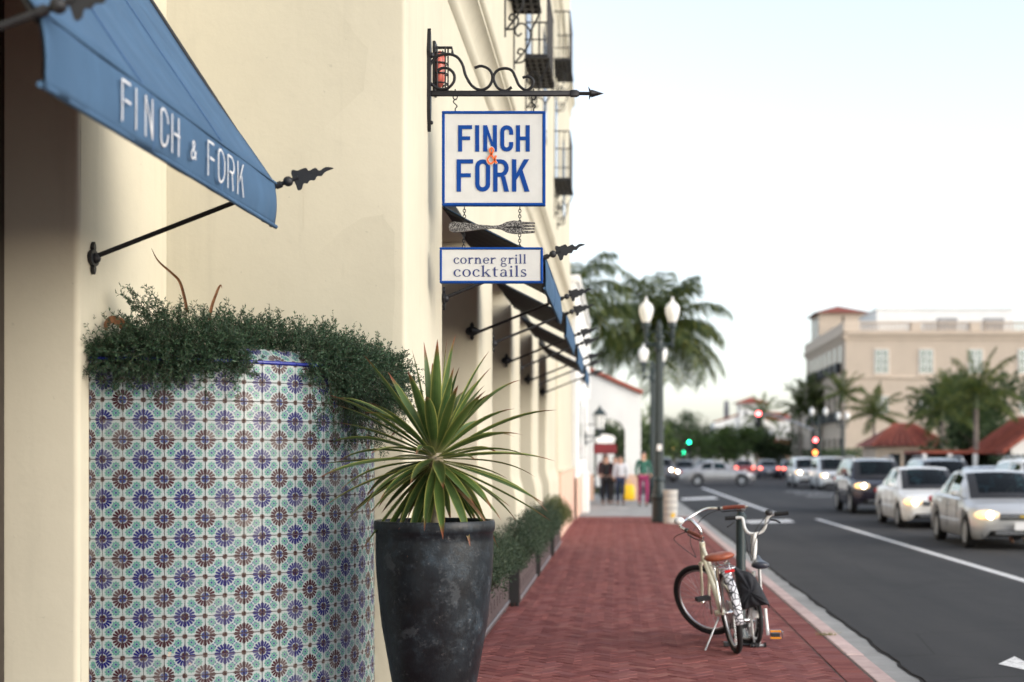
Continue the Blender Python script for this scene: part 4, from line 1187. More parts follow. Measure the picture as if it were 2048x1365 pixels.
# ================================================================== PLANTER BOXES WITH SHRUBS
m_box = M('bronze_box', (.075, .055, .055), .55, .2, .2, 6)
m_boxd = M('black_box_end', (.014, .014, .015), .5, 0, .2)
m_shrub = leafmat('box_shrub_leaves', (.02, .042, .024), (.045, .078, .042), (.09, .12, .07), .65, .2)
def planter_box(y0, y1, k):
    xf = (-1.145, -1.05, -1.04, -1.03)[k]
    L_ = y1 - y0; x0, x1, h, z0 = (-.10, -.13, -.14, -.15)[k], 0., .36, .05
    names = ['nearest', 'second', 'third', 'farthest']
    rt = thing('planter_box', f'{names[k]} slotted bronze planter box along the building wall', 'planter box', (xf, y0, 0), group='slotted planter boxes')
    e = MB().box(x0, x1 - .012, 0, .012, z0, z0 + h).box(x0, x1 - .012, L_ - .012, L_, z0, z0 + h).box(x0, x0 + .012, .012, L_ - .012, z0, z0 + h).box(x0 + .012, x1 - .013, .012, L_ - .012, z0, z0 + .02)
    e.build('box_body', m_boxd, rt)
    f = MB(); zs = [z0, z0 + .14, z0 + .24, z0 + h]; n = 9
    f.box(x1 - .012, x1, 0, L_, zs[0], zs[1]); f.box(x1 - .012, x1, 0, L_, zs[2], zs[3])
    ys = [0]
    for i in range(n): c_ = L_ * (i + .5) / n; ys += [c_ - .035, c_ + .035]
    ys.append(L_)
    for i in range(0, len(ys), 2): f.box(x1 - .012, x1, ys[i], ys[i + 1], zs[1], zs[2])
    f.build('front_panel', m_box, rt)
    MB().box(x1 - .016, x1 - .0125, .03, L_ - .03, zs[1] - .01, zs[2] + .01).build('slot_backing', m_dark, rt)
    MB().cbox(x1 + .0005, x1 + .014, 0, L_, z0 + .035, z0 + .065, .003).build('rail', m_steel, rt)
    for yy in (.1, L_ - .15):
        for xx in (x0 + .02, x1 - .06): MB().cbox(xx, xx + .04, yy, yy + .05, 0, z0 - .001, .004).build('foot', m_boxd, rt)
    MB().box(x0 + .013, x1 - .017, .013, L_ - .013, z0 + h - .08, z0 + h - .05).build('soil', m_soil, rt)
    looks = ['grey-green bushy shrub in the nearest planter box, behind the tall pot', 'dark bushy shrub in the second planter box', 'grey-green bushy shrub in the third planter box', 'yellowish bushy shrub in the farthest planter box']
    sh = thing('box_shrub', looks[k], 'shrub', (xf - .06, y0, z0 + h - .05), group='shrubs in the planter boxes')
    lf = MB(); st = MB(); rg = random.Random(40 + k)
    nb = int(L_ / .16)
    for b in range(nb):
        yc = .12 + (L_ - .24) * (b + .5) / nb; H = rg.uniform(.34, .5) * (.62 + .42 * sin(pi * (b + .5) / nb)) * [1.0, 1.1, 1.1, 1.05][k]
        for q_ in range(7):
            top = Vector((rg.uniform(-.11, .2), yc + rg.uniform(-.16, .16), H * rg.uniform(.5, 1)))
            st.tube([(0, yc, -.02), top * .5 + Vector((0, yc * .5, .02)), top], .004, 4)
            for i in range(95):
                v = Vector((rg.gauss(0, 1), rg.gauss(0, 1), rg.gauss(0, 1))).normalized() * rg.uniform(.3, 1) ** .5
                p_ = top + Vector((v.x * .10, v.y * .12, v.z * .11))
                leaf(lf, p_, v + Vector((0, 0, .5)), rv(), rg.uniform(.02, .034), rg.uniform(.009, .014))
    lf.build('foliage', m_shrub if k < 3 else m_shrub2, sh); st.build('stems', m_stem, sh)
m_shrub2 = leafmat('yellow_shrub_leaves', (.05, .07, .02), (.11, .13, .035), (.17, .17, .05), .6, .2)
for k, (a, b) in enumerate(((12.0, 14.75), (15.1, 18.0), (18.9, 21.5), (22.75, 25.1))): planter_box(a, b, k)
# ================================================================== BICYCLES
m_cream = M('cream_frame_paint', (.68, .64, .50), .3, 0, .05, 20, coat=.4)
m_brown = M('brown_leather', (.27, .065, .028), .45, 0, .2, 40, .15, 200)
m_grip = M('brown_grip', (.20, .05, .03), .6, 0, .2, 40)
m_redr = M('red_reflector', (.5, .01, .015), .2, 0, .1)
t = NT('floral_guard'); vr = t.new('ShaderNodeTexVoronoi'); vr.feature = 'DISTANCE_TO_EDGE'; vr.inputs['Scale'].default_value = 22; t.l.new(t.obj(), vr.inputs['Vector'])
t.set(Base_Color=t.mix(t.ramp(vr.outputs[0], [(.06, 0), (.11, 1)]), (.02, .022, .03), (.62, .62, .66)), Roughness=.5); m_floral = t.mat
def wheel(parent, c, r, rot=None, tyre_r=.022, spokes=28, name='wheel', tyre=None):
    """bicycle wheel in the local y-z plane about c; rot turns it about the steering line"""
    X = Matrix.Translation(c) @ (rot or Matrix())
    rt = bpy.data.objects.new(name, None); C.objects.link(rt); rt.parent = parent; rt.matrix_local = X
    n = 48; ring = lambda rr: [(0, rr * cos(2 * pi * k / n), rr * sin(2 * pi * k / n)) for k in range(n)]
    MB().tube(ring(r - tyre_r), tyre_r, 10, closed=True).build('tyre', tyre or m_rubber, rt, 180)
    MB().tube(ring(r - tyre_r * 2.3), .011, 8, closed=True).build('rim', m_steel, rt, 180)
    s = MB()
    for k in range(spokes):
        a = 2 * pi * k / spokes; b = a + (.5 if k % 2 else -.5); side = .028 if k % 4 < 2 else -.028
        s.tube([(side, .022 * cos(b), .022 * sin(b)), (0, (r - tyre_r * 2.3) * cos(a), (r - tyre_r * 2.3) * sin(a))], .0011, 3, cap=False)
    s.build('spokes', m_steel, rt)
    MB().lathe([(.012, -.045), (.014, -.035), (.024, -.03), (.024, -.026), (.014, -.02), (.014, .02), (.024, .026), (.024, .03), (.014, .035), (.012, .045)], 12, Matrix.Rotation(pi / 2, 4, 'Y')).build('hub', m_chrome, rt, 40)
    return rt
bk = thing('cruiser_bicycle', 'cream cruiser bicycle with brown saddle and floral rear guard on its kickstand', 'bicycle', (.955, 11.56, 0), (0, radians(-9), radians(7)))
WR = .34
st_ax = (Vector((0, .80, .92)) - Vector((0, 1.02, WR))).normalized(); hd = Vector((0, .80, .92))
ST = Matrix.Translation(hd) @ Matrix.Rotation(radians(43), 4, st_ax) @ Matrix.Translation(-hd)
tw = lambda pts: [ST @ Vector(p) for p in pts]
wheel(bk, Vector((0, 0, WR)), WR, None, .024)
fc = ST @ Vector((0, 1.04, WR))
fw = wheel(bk, fc, WR, Matrix.Rotation(radians(43), 4, st_ax), .024)
f = MB(); bb = (0, .44, .29)
f.tube(catmull([(0, .86, .74), (0, .7, .6), (0, .5, .4), bb], 6), .021, 10)
f.tube(catmull([(0, .83, .83), (0, .66, .72), (0, .45, .58), (0, .32, .5)], 6), .017, 10)
f.tube([bb, (0, .30, .52), (0, .255, .68)], .0185, 10)
f.tube([(0, .875, .70), (0, .82, .87)], .025, 12)
for s in (-1, 1):
    f.tube(catmull([(s * .012, .42, .29), (s * .05, .25, .3), (s * .058, 0, WR)], 5), .0105, 8)
    f.tube(catmull([(s * .012, .30, .56), (s * .05, .18, .5), (s * .058, 0, WR)], 5), .009, 8)
f.tube([(-.05, .44, .29), (.05, .44, .29)], .026, 12)
f.build('frame', m_cream, bk, 60)
fk_ = MB(); ft = (0, .885, .66)
fk_.tube(tw([(-.055, .89, .69), (.055, .89, .69)]), .02, 8)
for s in (-1, 1): fk_.tube(tw(catmull([(s * .05, .885, .69), (s * .055, .95, .52), (s * .055, 1.04, WR)], 5)), .0125, 8)
fk_.build('fork', m_cream, bk, 60)
h = MB(); h.tube(tw(catmull([(0, .82, .87), (0, .79, .98), (0, .83, 1.07), (0, .87, 1.09)], 5)), .016, 10)
h.tube(tw(catmull([(-.30, .60, 1.04), (-.26, .68, 1.06), (-.2, .8, 1.10), (-.08, .87, 1.10), (.08, .87, 1.10), (.2, .8, 1.10), (.26, .68, 1.06), (.30, .60, 1.04)], 5)), .0115, 10)
h.build('handlebar', m_chrome, bk, 60)
for s in (-1, 1):
    g = MB(); g.tube(tw([(s * .262, .675, 1.06), (s * .305, .58, 1.035), (s * .335, .50, 1.01)]), .0175, 10); g.build('grip', m_grip, bk, 60)
    MB().tube(tw([(s * .335, .50, 1.01), (s * .343, .475, 1.003)]), .009, 8).build('grip_end', m_chrome, bk, 60)
    b_ = MB(); b_.tube(tw([(s * .25, .70, 1.055), (s * .26, .70, 1.03), (s * .31, .60, 1.0), (s * .33, .54, .985)]), .006, 6); b_.tube(tw([(s * .243, .715, 1.07), (s * .252, .695, 1.065)]), .021, 8); b_.build('brake_lever', m_blackp, bk, 60)
    cb = MB(); cb.tube(tw(catmull([(s * .25, .70, 1.06), (s * .22, .9, 1.02), (s * .08, 1.0, .9), (0, .95, .74)], 6)), .0035, 5); cb.build('cable', m_blackp, bk, 60)
bl = MB(); c0 = ST @ Vector((-.215, .78, 1.155)); bl.sph(c0, .046, 16, (1, 1, .72)); bl.build('bell', m_whitep, bk, 180)
# sprung saddle
sd_ = MB(); rings = []
for y, w, zt, zb in ((.02, .02, .80, .775), (.035, .10, .815, .765), (.08, .128, .825, .755), (.14, .125, .83, .755), (.19, .095, .828, .765), (.25, .055, .82, .775), (.31, .036, .812, .778), (.345, .012, .80, .782)):
    rings.append([Vector((w * cos(a * pi / 6), y, (zt + zb) / 2 + (zt - zb) / 2 * sin(a * pi / 6) - (.008 if abs(cos(a * pi / 6)) < .2 and sin(a * pi / 6) > 0 else 0))) for a in range(12)])
sd_.loft(rings); so = sd_.build('saddle', m_brown, bk, 180)
for s in (-1, 1):
    sp_ = MB(); sp_.tube([(s * .06 + .017 * cos(k * 1.05), .09 + .017 * sin(k * 1.05), .69 + k * .0022) for k in range(30)], .0035, 5); sp_.build('spring', m_chrome, so, 60)
MB().tube([(0, .26, .66), (0, .225, .77)], .0135, 10).build('seat_post', m_chrome, bk, 60)
# rack, guard, reflector
rk = MB()
for s in (-1, 1):
    rk.tube(catmull([(s * .06, .24, .72), (s * .062, .1, .725), (s * .062, -.18, .72), (s * .04, -.24, .72), (0, -.25, .72)], 5), .0055, 6)
    rk.tube([(s * .062, -.12, .72), (s * .066, 0, WR)], .005, 6); rk.tube([(s * .062, .05, .72), (s * .066, 0, WR)], .005, 6)
for y in (-.15, -.03, .1): rk.tube([(-.06, y, .722), (.06, y, .722)], .0045, 6)
rk.tube([(0, .2, .722), (0, -.25, .722)], .0045, 6)
rk.build('rack', m_chrome, bk, 60)
MB().cbox(-.04, .04, -.265, -.25, .69, .712, .003).build('reflector', m_redr, bk)
def fender(a0, a1, w, r):
    mb = MB(); vs = []; n = 24; k = 7
    for i in range(n + 1):
        a = radians(a0 + (a1 - a0) * i / n)
        for j in range(k):
            b = (j / (k - 1) - .5) * pi * .9
            rr = r - .02 * (1 - cos(b))
            vs.append((w * sin(b) / sin(pi * .45), rr * cos(a), WR + rr * sin(a)))
    mb.add(vs, [(i * k + j, i * k + j + 1, (i + 1) * k + j + 1, (i + 1) * k + j) for i in range(n) for j in range(k - 1)])
    return mb
fo_ = fender(70, 190, .034, WR + .018).build('rear_guard', m_floral, bk, 180); md = fo_.modifiers.new('s', 'SOLIDIFY'); md.thickness = .002
cg = MB(); cg.tube(catmull([(.075, .46, .34), (.078, .2, .37), (.075, -.03, .385)], 4), .03, 8, flat=.25); cg.build('chain_guard', m_whitep, bk, 60)
MB().tube([(-.075, .44, .29), (-.085, .38, .44)], .009, 8).build('crank', m_steel, bk, 60)
MB().tube([(.09, .44, .29), (.095, .50, .14)], .009, 8).build('crank', m_steel, bk, 60)
ck = MB(); ck.lathe([(.085, -.004), (.095, -.004), (.095, .004), (.085, .004)], 28, Matrix.Translation((.07, .44, .29)) @ Matrix.Rotation(pi / 2, 4, 'Y')); ck.build('chainring', m_steel, bk, 60)
for s, y, z in ((1, .50, .14), (-1, .38, .44)):
    p_ = MB(); x0 = .1 if s > 0 else -.19
    for yy in (-.055, .03): p_.cbox(x0 - .01, x0 + .11, y + yy, y + yy + .026, z - .018, z + .018, .004)
    for xx in (x0, x0 + .04, x0 + .075): p_.cbox(xx, xx + .014, y - .022, y + .025, z - .008, z + .008, .002)
    p_.build('pedal', m_blackp, bk)
MB().tube([(-.04, .33, .27), (-.215, .24, .025), (-.25, .235, .012)], .0085, 8).build('kickstand', m_steel, bk, 60)

# green post the bicycles are chained to
po = thing('hitching_post', 'slim dark green iron post with ball top between the two bicycles', 'post', (1.075, 12.55, 0))
MB().lathe([(.07, 0), (.07, .03), (.05, .06), (.044, .09), (.042, 1.05), (.05, 1.055), (.05, 1.085), (.036, 1.095), (.03, 1.115), (.001, 1.12)], 24).build('shaft', m_green, po, 40)
MB().sph((0, 0, 1.145), .042, 20).build('ball_top', m_steel, po, 180)
MB().tube(catmull([(-.06, -.05, .5), (.05, -.09, .46), (.1, .02, .48), (.03, .08, .5), (-.07, .04, .52)], 6, True), .011, 8, closed=True).build('lock_cable', m_rubber, po, 180)

# folding bicycle, folded up
FY = 11.98
def Z7(zx, zy, y=0.): return Vector((.4286 + .001077 * zx - 1.16, y, 1.3227 - .001077 * zy))
fb = thing('folding_bicycle', 'white folding bicycle folded upright with a black bag hung on it', 'bicycle', (1.16, FY, 0))
def ft_(pts, r, name, mat, sm=4, n=10): 
    return MB().tube(catmull([Z7(*p) for p in pts], sm) if sm > 1 else [Z7(*p) for p in pts], r, n).build(name, mat, fb, 60)
ft_([(520, 225, .12), (575, 228, .10), (587, 290, .06), (612, 335, .03), (660, 346, .02), (720, 330, .02), (746, 290, .0), (756, 228, -.02), (790, 196, -.03), (822, 190, -.04)], .0125, 'handlebar', m_whitep)
ft_([(440, 228, .13), (525, 224, .12)], .0175, 'grip', m_rubber, 1); ft_([(812, 191, -.04), (922, 180, -.06)], .0175, 'grip', m_rubber, 1)
for pts in ([(515, 255, .11), (480, 280, .08), (455, 294, .06)], [(785, 235, -.03), (825, 240, -.05), (856, 254, -.07)]): ft_(pts, .007, 'brake_lever', m_blackp, 3, 6)
MB().sph(Z7(770, 178, -.04), .034, 14, (1, 1, .8)).build('bell', m_blackp, fb, 180)
MB().tube([Z7(660, 340, .02), Z7(661, 400, .03), Z7(662, 470, .05), Z7(664, 560, .07)], [.021, .027, .026, .015], 12).build('stem', m_whitep, fb, 60)
for a, b, c_ in (((755, 200, -.03), (660, 330, -.02), (640, 560, .06)), ((790, 230, -.03), (700, 320, -.04), (650, 540, .05)), ((580, 270, .08), (600, 420, .0), (650, 560, .06))):
    ft_([a, b, ((b[0] + c_[0]) / 2 - 14, (b[1] + c_[1]) / 2, -.0), c_], .0035, 'cable', m_blackp, 5, 5)
sd2 = MB(); rings = []
base_ = Z7(700, 585)
for y, w, zt, zb in ((-.13, .015, .02, -.005), (-.12, .062, .028, -.028), (-.08, .078, .032, -.034), (-.03, .07, .036, -.03), (.03, .04, .046, -.012), (.09, .024, .06, .01), (.14, .017, .07, .03), (.165, .006, .066, .045)):
    rings.append([Vector((base_.x + w * cos(a * pi / 6), y, base_.z + (zt + zb) / 2 + (zt - zb) / 2 * sin(a * pi / 6))) for a in range(12)])
sd2.loft(rings); sd2.build('saddle', M('black_blue_saddle', (.03, .035, .05), .35, 0, .2), fb, 180)
ft_([(700, 620, .0), (708, 775, .0)], .015, 'seat_post', m_steel, 1); ft_([(708, 770, 0), (690, 1010, .03), (672, 1190, .04)], .019, 'frame', m_whitep, 3)
ft_([(660, 640, .02), (640, 820, .05), (652, 1000, .07), (640, 1150, .08)], .017, 'frame', m_whitep, 4)
ft_([(640, 1000, .02), (650, 1120, .0), (662, 1195, -.01)], .009, 'stay', m_whitep, 2); ft_([(725, 990, .0), (712, 1110, .0), (702, 1200, -.01)], .009, 'stay', m_whitep, 2)
ft_([(742, 925, -.04), (752, 1040, -.05), (762, 1130, -.06)], .014, 'crank', m_whitep, 2)
def box7(a, b, y0, y1, name, mat, ch=.004):
    p0, p1 = Z7(a[0], b[1]), Z7(b[0], a[1]); return MB().cbox(p0.x, p1.x, y0, y1, p0.z, p1.z, ch).build(name, mat, fb)
pd = box7((782, 1112), (852, 1142), -.10, -.03, 'pedal', m_blackp)
for zz in (1096, 1148): q7, q8 = Z7(775, zz + 7), Z7(858, zz - 7); MB().cbox(q7.x, q8.x, -.108, -.101, q7.z, q8.z, .002).build('reflector', M('amber_reflector', (.75, .28, .02), .25, 0, .1), fb)
MB().tube([Z7(770, 1092, -.08), Z7(855, 1090, -.08), Z7(874, 1105, -.08), Z7(872, 1150, -.08), Z7(855, 1160, -.08), Z7(775, 1160, -.08)], .006, 6).build('pedal_cage', m_chrome, fb, 60)
box7((420, 1190), (475, 1222), -.04, .04, 'pedal', m_blackp)
MB().tube([Z7(470, 1208, 0), Z7(640, 1212, 0)], .010, 8).build('axle', m_blackp, fb, 60)
rr_ = Matrix.Rotation(radians(24), 4, 'Z')
for cx, y, a in ((612, .10, 30), (668, .0, 12)):
    c7 = Z7(cx, 1040); wheel(fb, Vector((c7.x, y + .06, .205)), .205, Matrix.Rotation(radians(a), 4, 'Z'), .019, 20)
box7((640, 945), (702, 1000), -.05, -.02, 'mud_flap', m_whitep)
MB().lathe([(.021, -.02), (.024, -.015), (.024, .015), (.021, .02)], 16, Matrix.Translation(Z7(678, 1207, -.03)) @ Matrix.Rotation(pi / 2, 4, 'X')).build('hub', m_blackp, fb, 40)
for zx in (742, 640): MB().lathe([(.015, -.01), (.028, -.009), (.028, .009), (.015, .01)], 18, Matrix.Translation(Z7(zx, 1218, -.02).to_3d() * 1.) @ Matrix.Rotation(pi / 2, 4, 'Y')).build('caster', m_rubber, fb, 40)
MB().tube([Z7(630, 1215, -.02), Z7(745, 1215, -.02)], .01, 8).build('caster_axle', m_whitep, fb, 60)
# black bag hung over the frame
bg_ = thing('black_bag', 'black cloth bag draped between the two bicycles', 'bag', (1.16, FY - .1, .3))
mb = MB(); out = [(486, 590), (545, 618), (610, 636), (660, 680), (700, 745), (735, 815), (768, 882), (752, 892), (690, 898), (625, 915), (560, 932), (538, 930), (528, 860), (516, 760), (502, 670)]
n = len(out); cx = sum(a for a, b in out) / n; cy = sum(b for a, b in out) / n; rings = []
for s, yy in ((1, .0), (.97, -.035), (.8, -.075), (.5, -.10), (.15, -.105)):
    ring = []
    for i, (a, b) in enumerate(catmull([(a, b, 0) for a, b in out], 3, True)[k][:2] for k in range(n * 3)):
        a2, b2 = cx + (a - cx) * s, cy + (b - cy) * s
        v = Z7(a2, b2, yy + .018 * sin(i * 1.3 + s * 5) * (1 - abs(s - .6)))
        ring.append(v - Vector((0, 0, .3)))
    rings.append(ring)
mb.loft(rings); mb.build('bag_body', M('black_cloth', (.012, .013, .018), .85, 0, .3, 15, .3, 120), bg_, 180)
MB().tube([Z7(756, 885, -.03) - Vector((0, 0, .3)), Z7(764, 912, -.03) - Vector((0, 0, .3))], .004, 6).build('strap', m_rubber, bg_)

# ================================================================== STREET LAMPS
def lamp_post(label, x, y, H=4.95, globes=2, sp=.32, name='street_lamp', s=1., group='twin globe street lamps'):
    rt = thing(name, label, 'street lamp', (x, y, 0), group=group)
    b = MB(); b.lathe([(.20, 0), (.20, .1), (.185, .12), (.18, .55), (.2, .58), (.2, .64), (.16, .68), (.15, .8), (.135, .85), (.13, 1.0), (.15, 1.03), (.12, 1.08), (.105, 1.15)], 16); b.build('base', m_green, rt, 30)
    sh = MB(); n = 32; rings = []
    for z, r in ((1.1, .115), (H * .6, .1), (H - .75, .085)):
        rings.append([Vector(((r - (.01 if k % 2 else 0)) * cos(2 * pi * k / n), (r - (.01 if k % 2 else 0)) * sin(2 * pi * k / n), z)) for k in range(n)])
    sh.loft(rings); sh.build('shaft', m_green, rt)
    hd_ = MB(); hd_.lathe([(.09, H - .78), (.13, H - .75), (.13, H - .68), (.09, H - .64), (.08, H - .5), (.12, H - .46), (.12, H - .4), (.07, H - .36), (.06, H - .25), (.085, H - .18), (.05, H - .08), (.001, H + .02)], 16)
    for q_ in (-1, 1):
        hd_.tube(catmull([(q_ * .05, 0, H - .55), (q_ * .17, 0, H - .62), (q_ * sp, 0, H - .55), (q_ * sp, 0, H - .38)], 5), .03, 8)
        hd_.tube(catmull([(q_ * .06, 0, H - .3), (q_ * .18, 0, H - .3), (q_ * (sp - .03), 0, H - .42)], 5), .018, 6)
        hd_.lathe([(.035, H - .45), (.06, H - .4), (.06, H - .22), (.1, H - .18), (.105, H - .1), (.08, H - .06)], 16, Matrix.Translation((q_ * sp, 0, 0)))
        hd_.lathe([(.001, H - .72), (.04, H - .66), (.03, H - .55)], 12, Matrix.Translation((q_ * sp, 0, 0)))
    hd_.build('cross_arm', m_green, rt, 40)
    for q_ in (-1, 1):
        MB().lathe([(.09, H - .07), (.13, H + .02), (.165, H + .14), (.175, H + .24), (.16, H + .33), (.11, H + .39), (.06, H + .42), (.055, H + .45), (.03, H + .47), (.02, H + .55), (.001, H + .56)], 20, Matrix.Translation((q_ * sp, 0, 0))).build('globe', m_globe, rt, 60)
    return rt
lp1 = lamp_post('nearer dark green twin globe street lamp beside the ribbed litter bin', .985, 34.7)
lp2 = lamp_post('farther dark green twin globe street lamp just behind the nearer one', 1.17, 49.0)
MB().cbox(-.06, .06, -.13, -.118, 1.75, 1.9, .004).build('notice', m_whitep, lp1)
bn = thing('litter_bin', 'pale ribbed concrete litter bin with yellow sticker at the lamp foot', 'bin', (1.24, 34.2, 0))
mb = MB(); n = 40; rings = []
for z, r in ((0, .15), (.03, .16), (.1, .16), (.72, .165), (.75, .175), (.8, .175)):
    rings.append([Vector(((r - (.012 if (k % 2 and .05 < z < .74) else 0)) * cos(2 * pi * k / n), (r - (.012 if (k % 2 and .05 < z < .74) else 0)) * sin(2 * pi * k / n), z)) for k in range(n)])
mb.loft(rings); mb.build('bin_body', M('pale_concrete', (.55, .54, .50), .85, 0, .1, 8), bn)
for z in (.2, .35, .5, .65): MB().lathe([(.163, z), (.172, z + .005), (.172, z + .025), (.163, z + .03)], 24).build('hoop', m_concrete, bn)
MB().lathe([(.001, 0), (.055, 0), (.055, .006), (.001, .006)], 18, Matrix.Translation((.05, -.162, .2)) @ Matrix.Rotation(pi / 2, 4, 'X')).build('sticker', M('yellow_sticker', (.85, .55, .02), .5, 0, .05), bn)

# ================================================================== FAR END OF THE PAVEMENT
b2 = thing('white_building', 'white plastered building just past the cream arcade', 'building', (0, 36.7, 0))
MB().box(-9, -1.1, .02, 12.9, 0, 6.1).build('wall', m_white, b2)
MB().box(-9, -1.085, .02, 12.92, 0, 1.05).build('plinth', m_pink, b2)
MB().cbox(-9, -1.0, .0, 13, 6.1, 6.3, .03).build('coping', m_white, b2)
for yy in (3, 7.5):
    f = MB().cbox(-1.2, -1.09, yy, yy + 1.6, 1.5, 3.2, .01).build('window', m_door, b2); MB().box(-1.15, -1.082, yy + .08, yy + 1.52, 1.58, 3.12).build('pane', m_glassd, f)
MB().cbox(-1.25, -1.02, 12.5, 12.95, 3.6, 6.1, .02).build('downpipe_box', m_white, b2)
sc_ = thing('security_camera', 'small white security camera on the white building wall', 'camera', (-1.1, 38.5, 3.55))
MB().tube([(0, 0, 0), (.12, -.1, 0), (.16, -.15, .06)], .02, 8).build('arm', m_whitep, sc_, 60)
MB().cbox(.05, .22, -.45, -.05, .05, .19, .02).build('housing', m_whitep, sc_); MB().lathe([(.05, 0), (.05, .02), (.001, .021)], 12, Matrix.Translation((.135, -.452, .11)) @ Matrix.Rotation(pi / 2, 4, 'X')).build('lens', m_blackp, sc_)
cab = thing('utility_cabinet', 'white utility cabinet standing against the white building', 'cabinet', (-.98, 40.5, 0))
MB().cbox(-.1, .12, 0, 1.1, 0, 1.1, .02).build('cabinet_body', m_whitep, cab); MB().add([(-.1, -.02, 1.1), (.14, -.02, 1.1), (.14, 1.12, 1.1), (-.1, 1.12, 1.1), (-.1, -.02, 1.32), (-.1, 1.12, 1.32)], [(0, 1, 4), (1, 2, 5, 4), (2, 3, 5), (0, 4, 5, 3), (0, 3, 2, 1)]).build('lid', m_whitep, cab)
# arched portal over the pavement
ag = thing('arched_portal', 'white arched portal wall with red tiled coping across the pavement', 'archway', (0, 52, 0))
zl, zr = 4.75, 3.92; x0, x1 = -1.1, .8; ax0, ax1, sp_z = -.92, .22, 2.43
mb = MB(); T = .5
arc = [((ax0 + ax1) / 2 + (ax1 - ax0) / 2 * cos(pi - pi * k / 16), sp_z + (ax1 - ax0) / 2 * sin(pi * k / 16)) for k in range(17)]
top = lambda x: zl + (zr - zl) * (x - x0) / (x1 - x0)
pts = [(x0, 0)] + [(ax0, 0)] + arc + [(ax1, 0), (x1, 0), (x1, zr), (x0, zl)]
mb.prism(pts, lambda u, v, w: Vector((u, w, v)), T); mb.build('arch_wall', m_white, ag, fix=True)
MB().box(ax1 + .0, x1 + .012, -.012, T + .01, 0, .95).build('plinth', m_pink, ag); MB().box(x0, ax0, -.012, T, 0, .95).build('plinth', m_pink, ag)
for k in range(14):
    xa = x0 - .05 + k * (x1 - x0 + .1) / 14; xb = xa + (x1 - x0 + .1) / 14
    MB().tube([(xa - .02, -.08, top(xa) + .05), (xb, -.08, top(xb) + .03)], .07, 8).tube([(xa - .02, T / 2, top(xa) + .06), (xb, T / 2, top(xb) + .04)], .1, 8).tube([(xa - .02, T + .06, top(xa) + .05), (xb, T + .06, top(xb) + .03)], .07, 8).build('roof_tile', m_redroof, ag)
MB().box(-6, x0 - .001, .0, T, 0, 4.6).build('side_wall', m_white, ag)
# lantern and shop sign on the white building
la = thing('wall_lantern', 'dark green glazed lantern on an iron arm beside the arch', 'lantern', (-1.09, 46.5, 2.55))
LX = .46
MB().tube([(0, 0, -.28), (LX, 0, -.28)], .025, 8).tube(catmull([(0, 0, -.5), (.2, 0, -.42), (LX - .1, 0, -.3)], 4), .018, 6).cbox(0, .03, -.06, .06, -.6, -.15, .005).build('arm', m_green, la)
fr = MB()
for k in range(6):
    a = k * pi / 3; fr.tube([(LX + .13 * cos(a), .13 * sin(a), -.05), (LX + .2 * cos(a), .2 * sin(a), .42)], .014, 5)
fr.lathe([(.05, -.28), (.06, -.15), (.14, -.08), (.14, -.04)], 12, Matrix.Translation((LX, 0, 0))); fr.lathe([(.23, .42), (.23, .45), (.12, .58), (.07, .6), (.06, .66), (.02, .7), (.001, .78)], 12, Matrix.Translation((LX, 0, 0)))
fr.build('frame', m_green, la, 40); MB().lathe([(.12, -.04), (.185, .41)], 6, Matrix.Translation((LX, 0, 0))).build('glass', m_globe, la)
ss = thing('shop_sign', 'dark red and white hanging shop sign under the wall lantern', 'sign', (-.62, 48.6, 1.95))
m_red = M('dark_red_paint', (.17, .015, .02), .5, 0, .1)
MB().cbox(-.25, .55, -.04, .04, -.25, .1, .06).build('lower_board', m_red, ss); MB().lathe([(.001, -.04), (.33, -.04), (.33, .04), (.001, .04)], 24, Matrix.Translation((.14, -.005, .26)) @ Matrix.Rotation(pi / 2, 4, 'X') @ Matrix.Diagonal((1.1, .5, 1, 1))).build('upper_board', m_whitep, ss)
MB().tube([(.14, 0, .4), (.14, 0, .75), (-.46, 0, .75)], .02, 6).build('hanger', m_iron, ss)
for k, x in enumerate((-.75, -.35)):
    pb = thing('poster_board', ('left' if k == 0 else 'right') + ' of the two pale standing poster boards behind the arch', 'board', (x, 57, 0)); MB().cbox(-.16, .16, -.03, .03, .4, 2.3, .01).build('panel', m_whitep, pb); MB().tube([(0, 0, 0), (0, 0, .4)], .03, 6).build('leg', m_iron, pb)

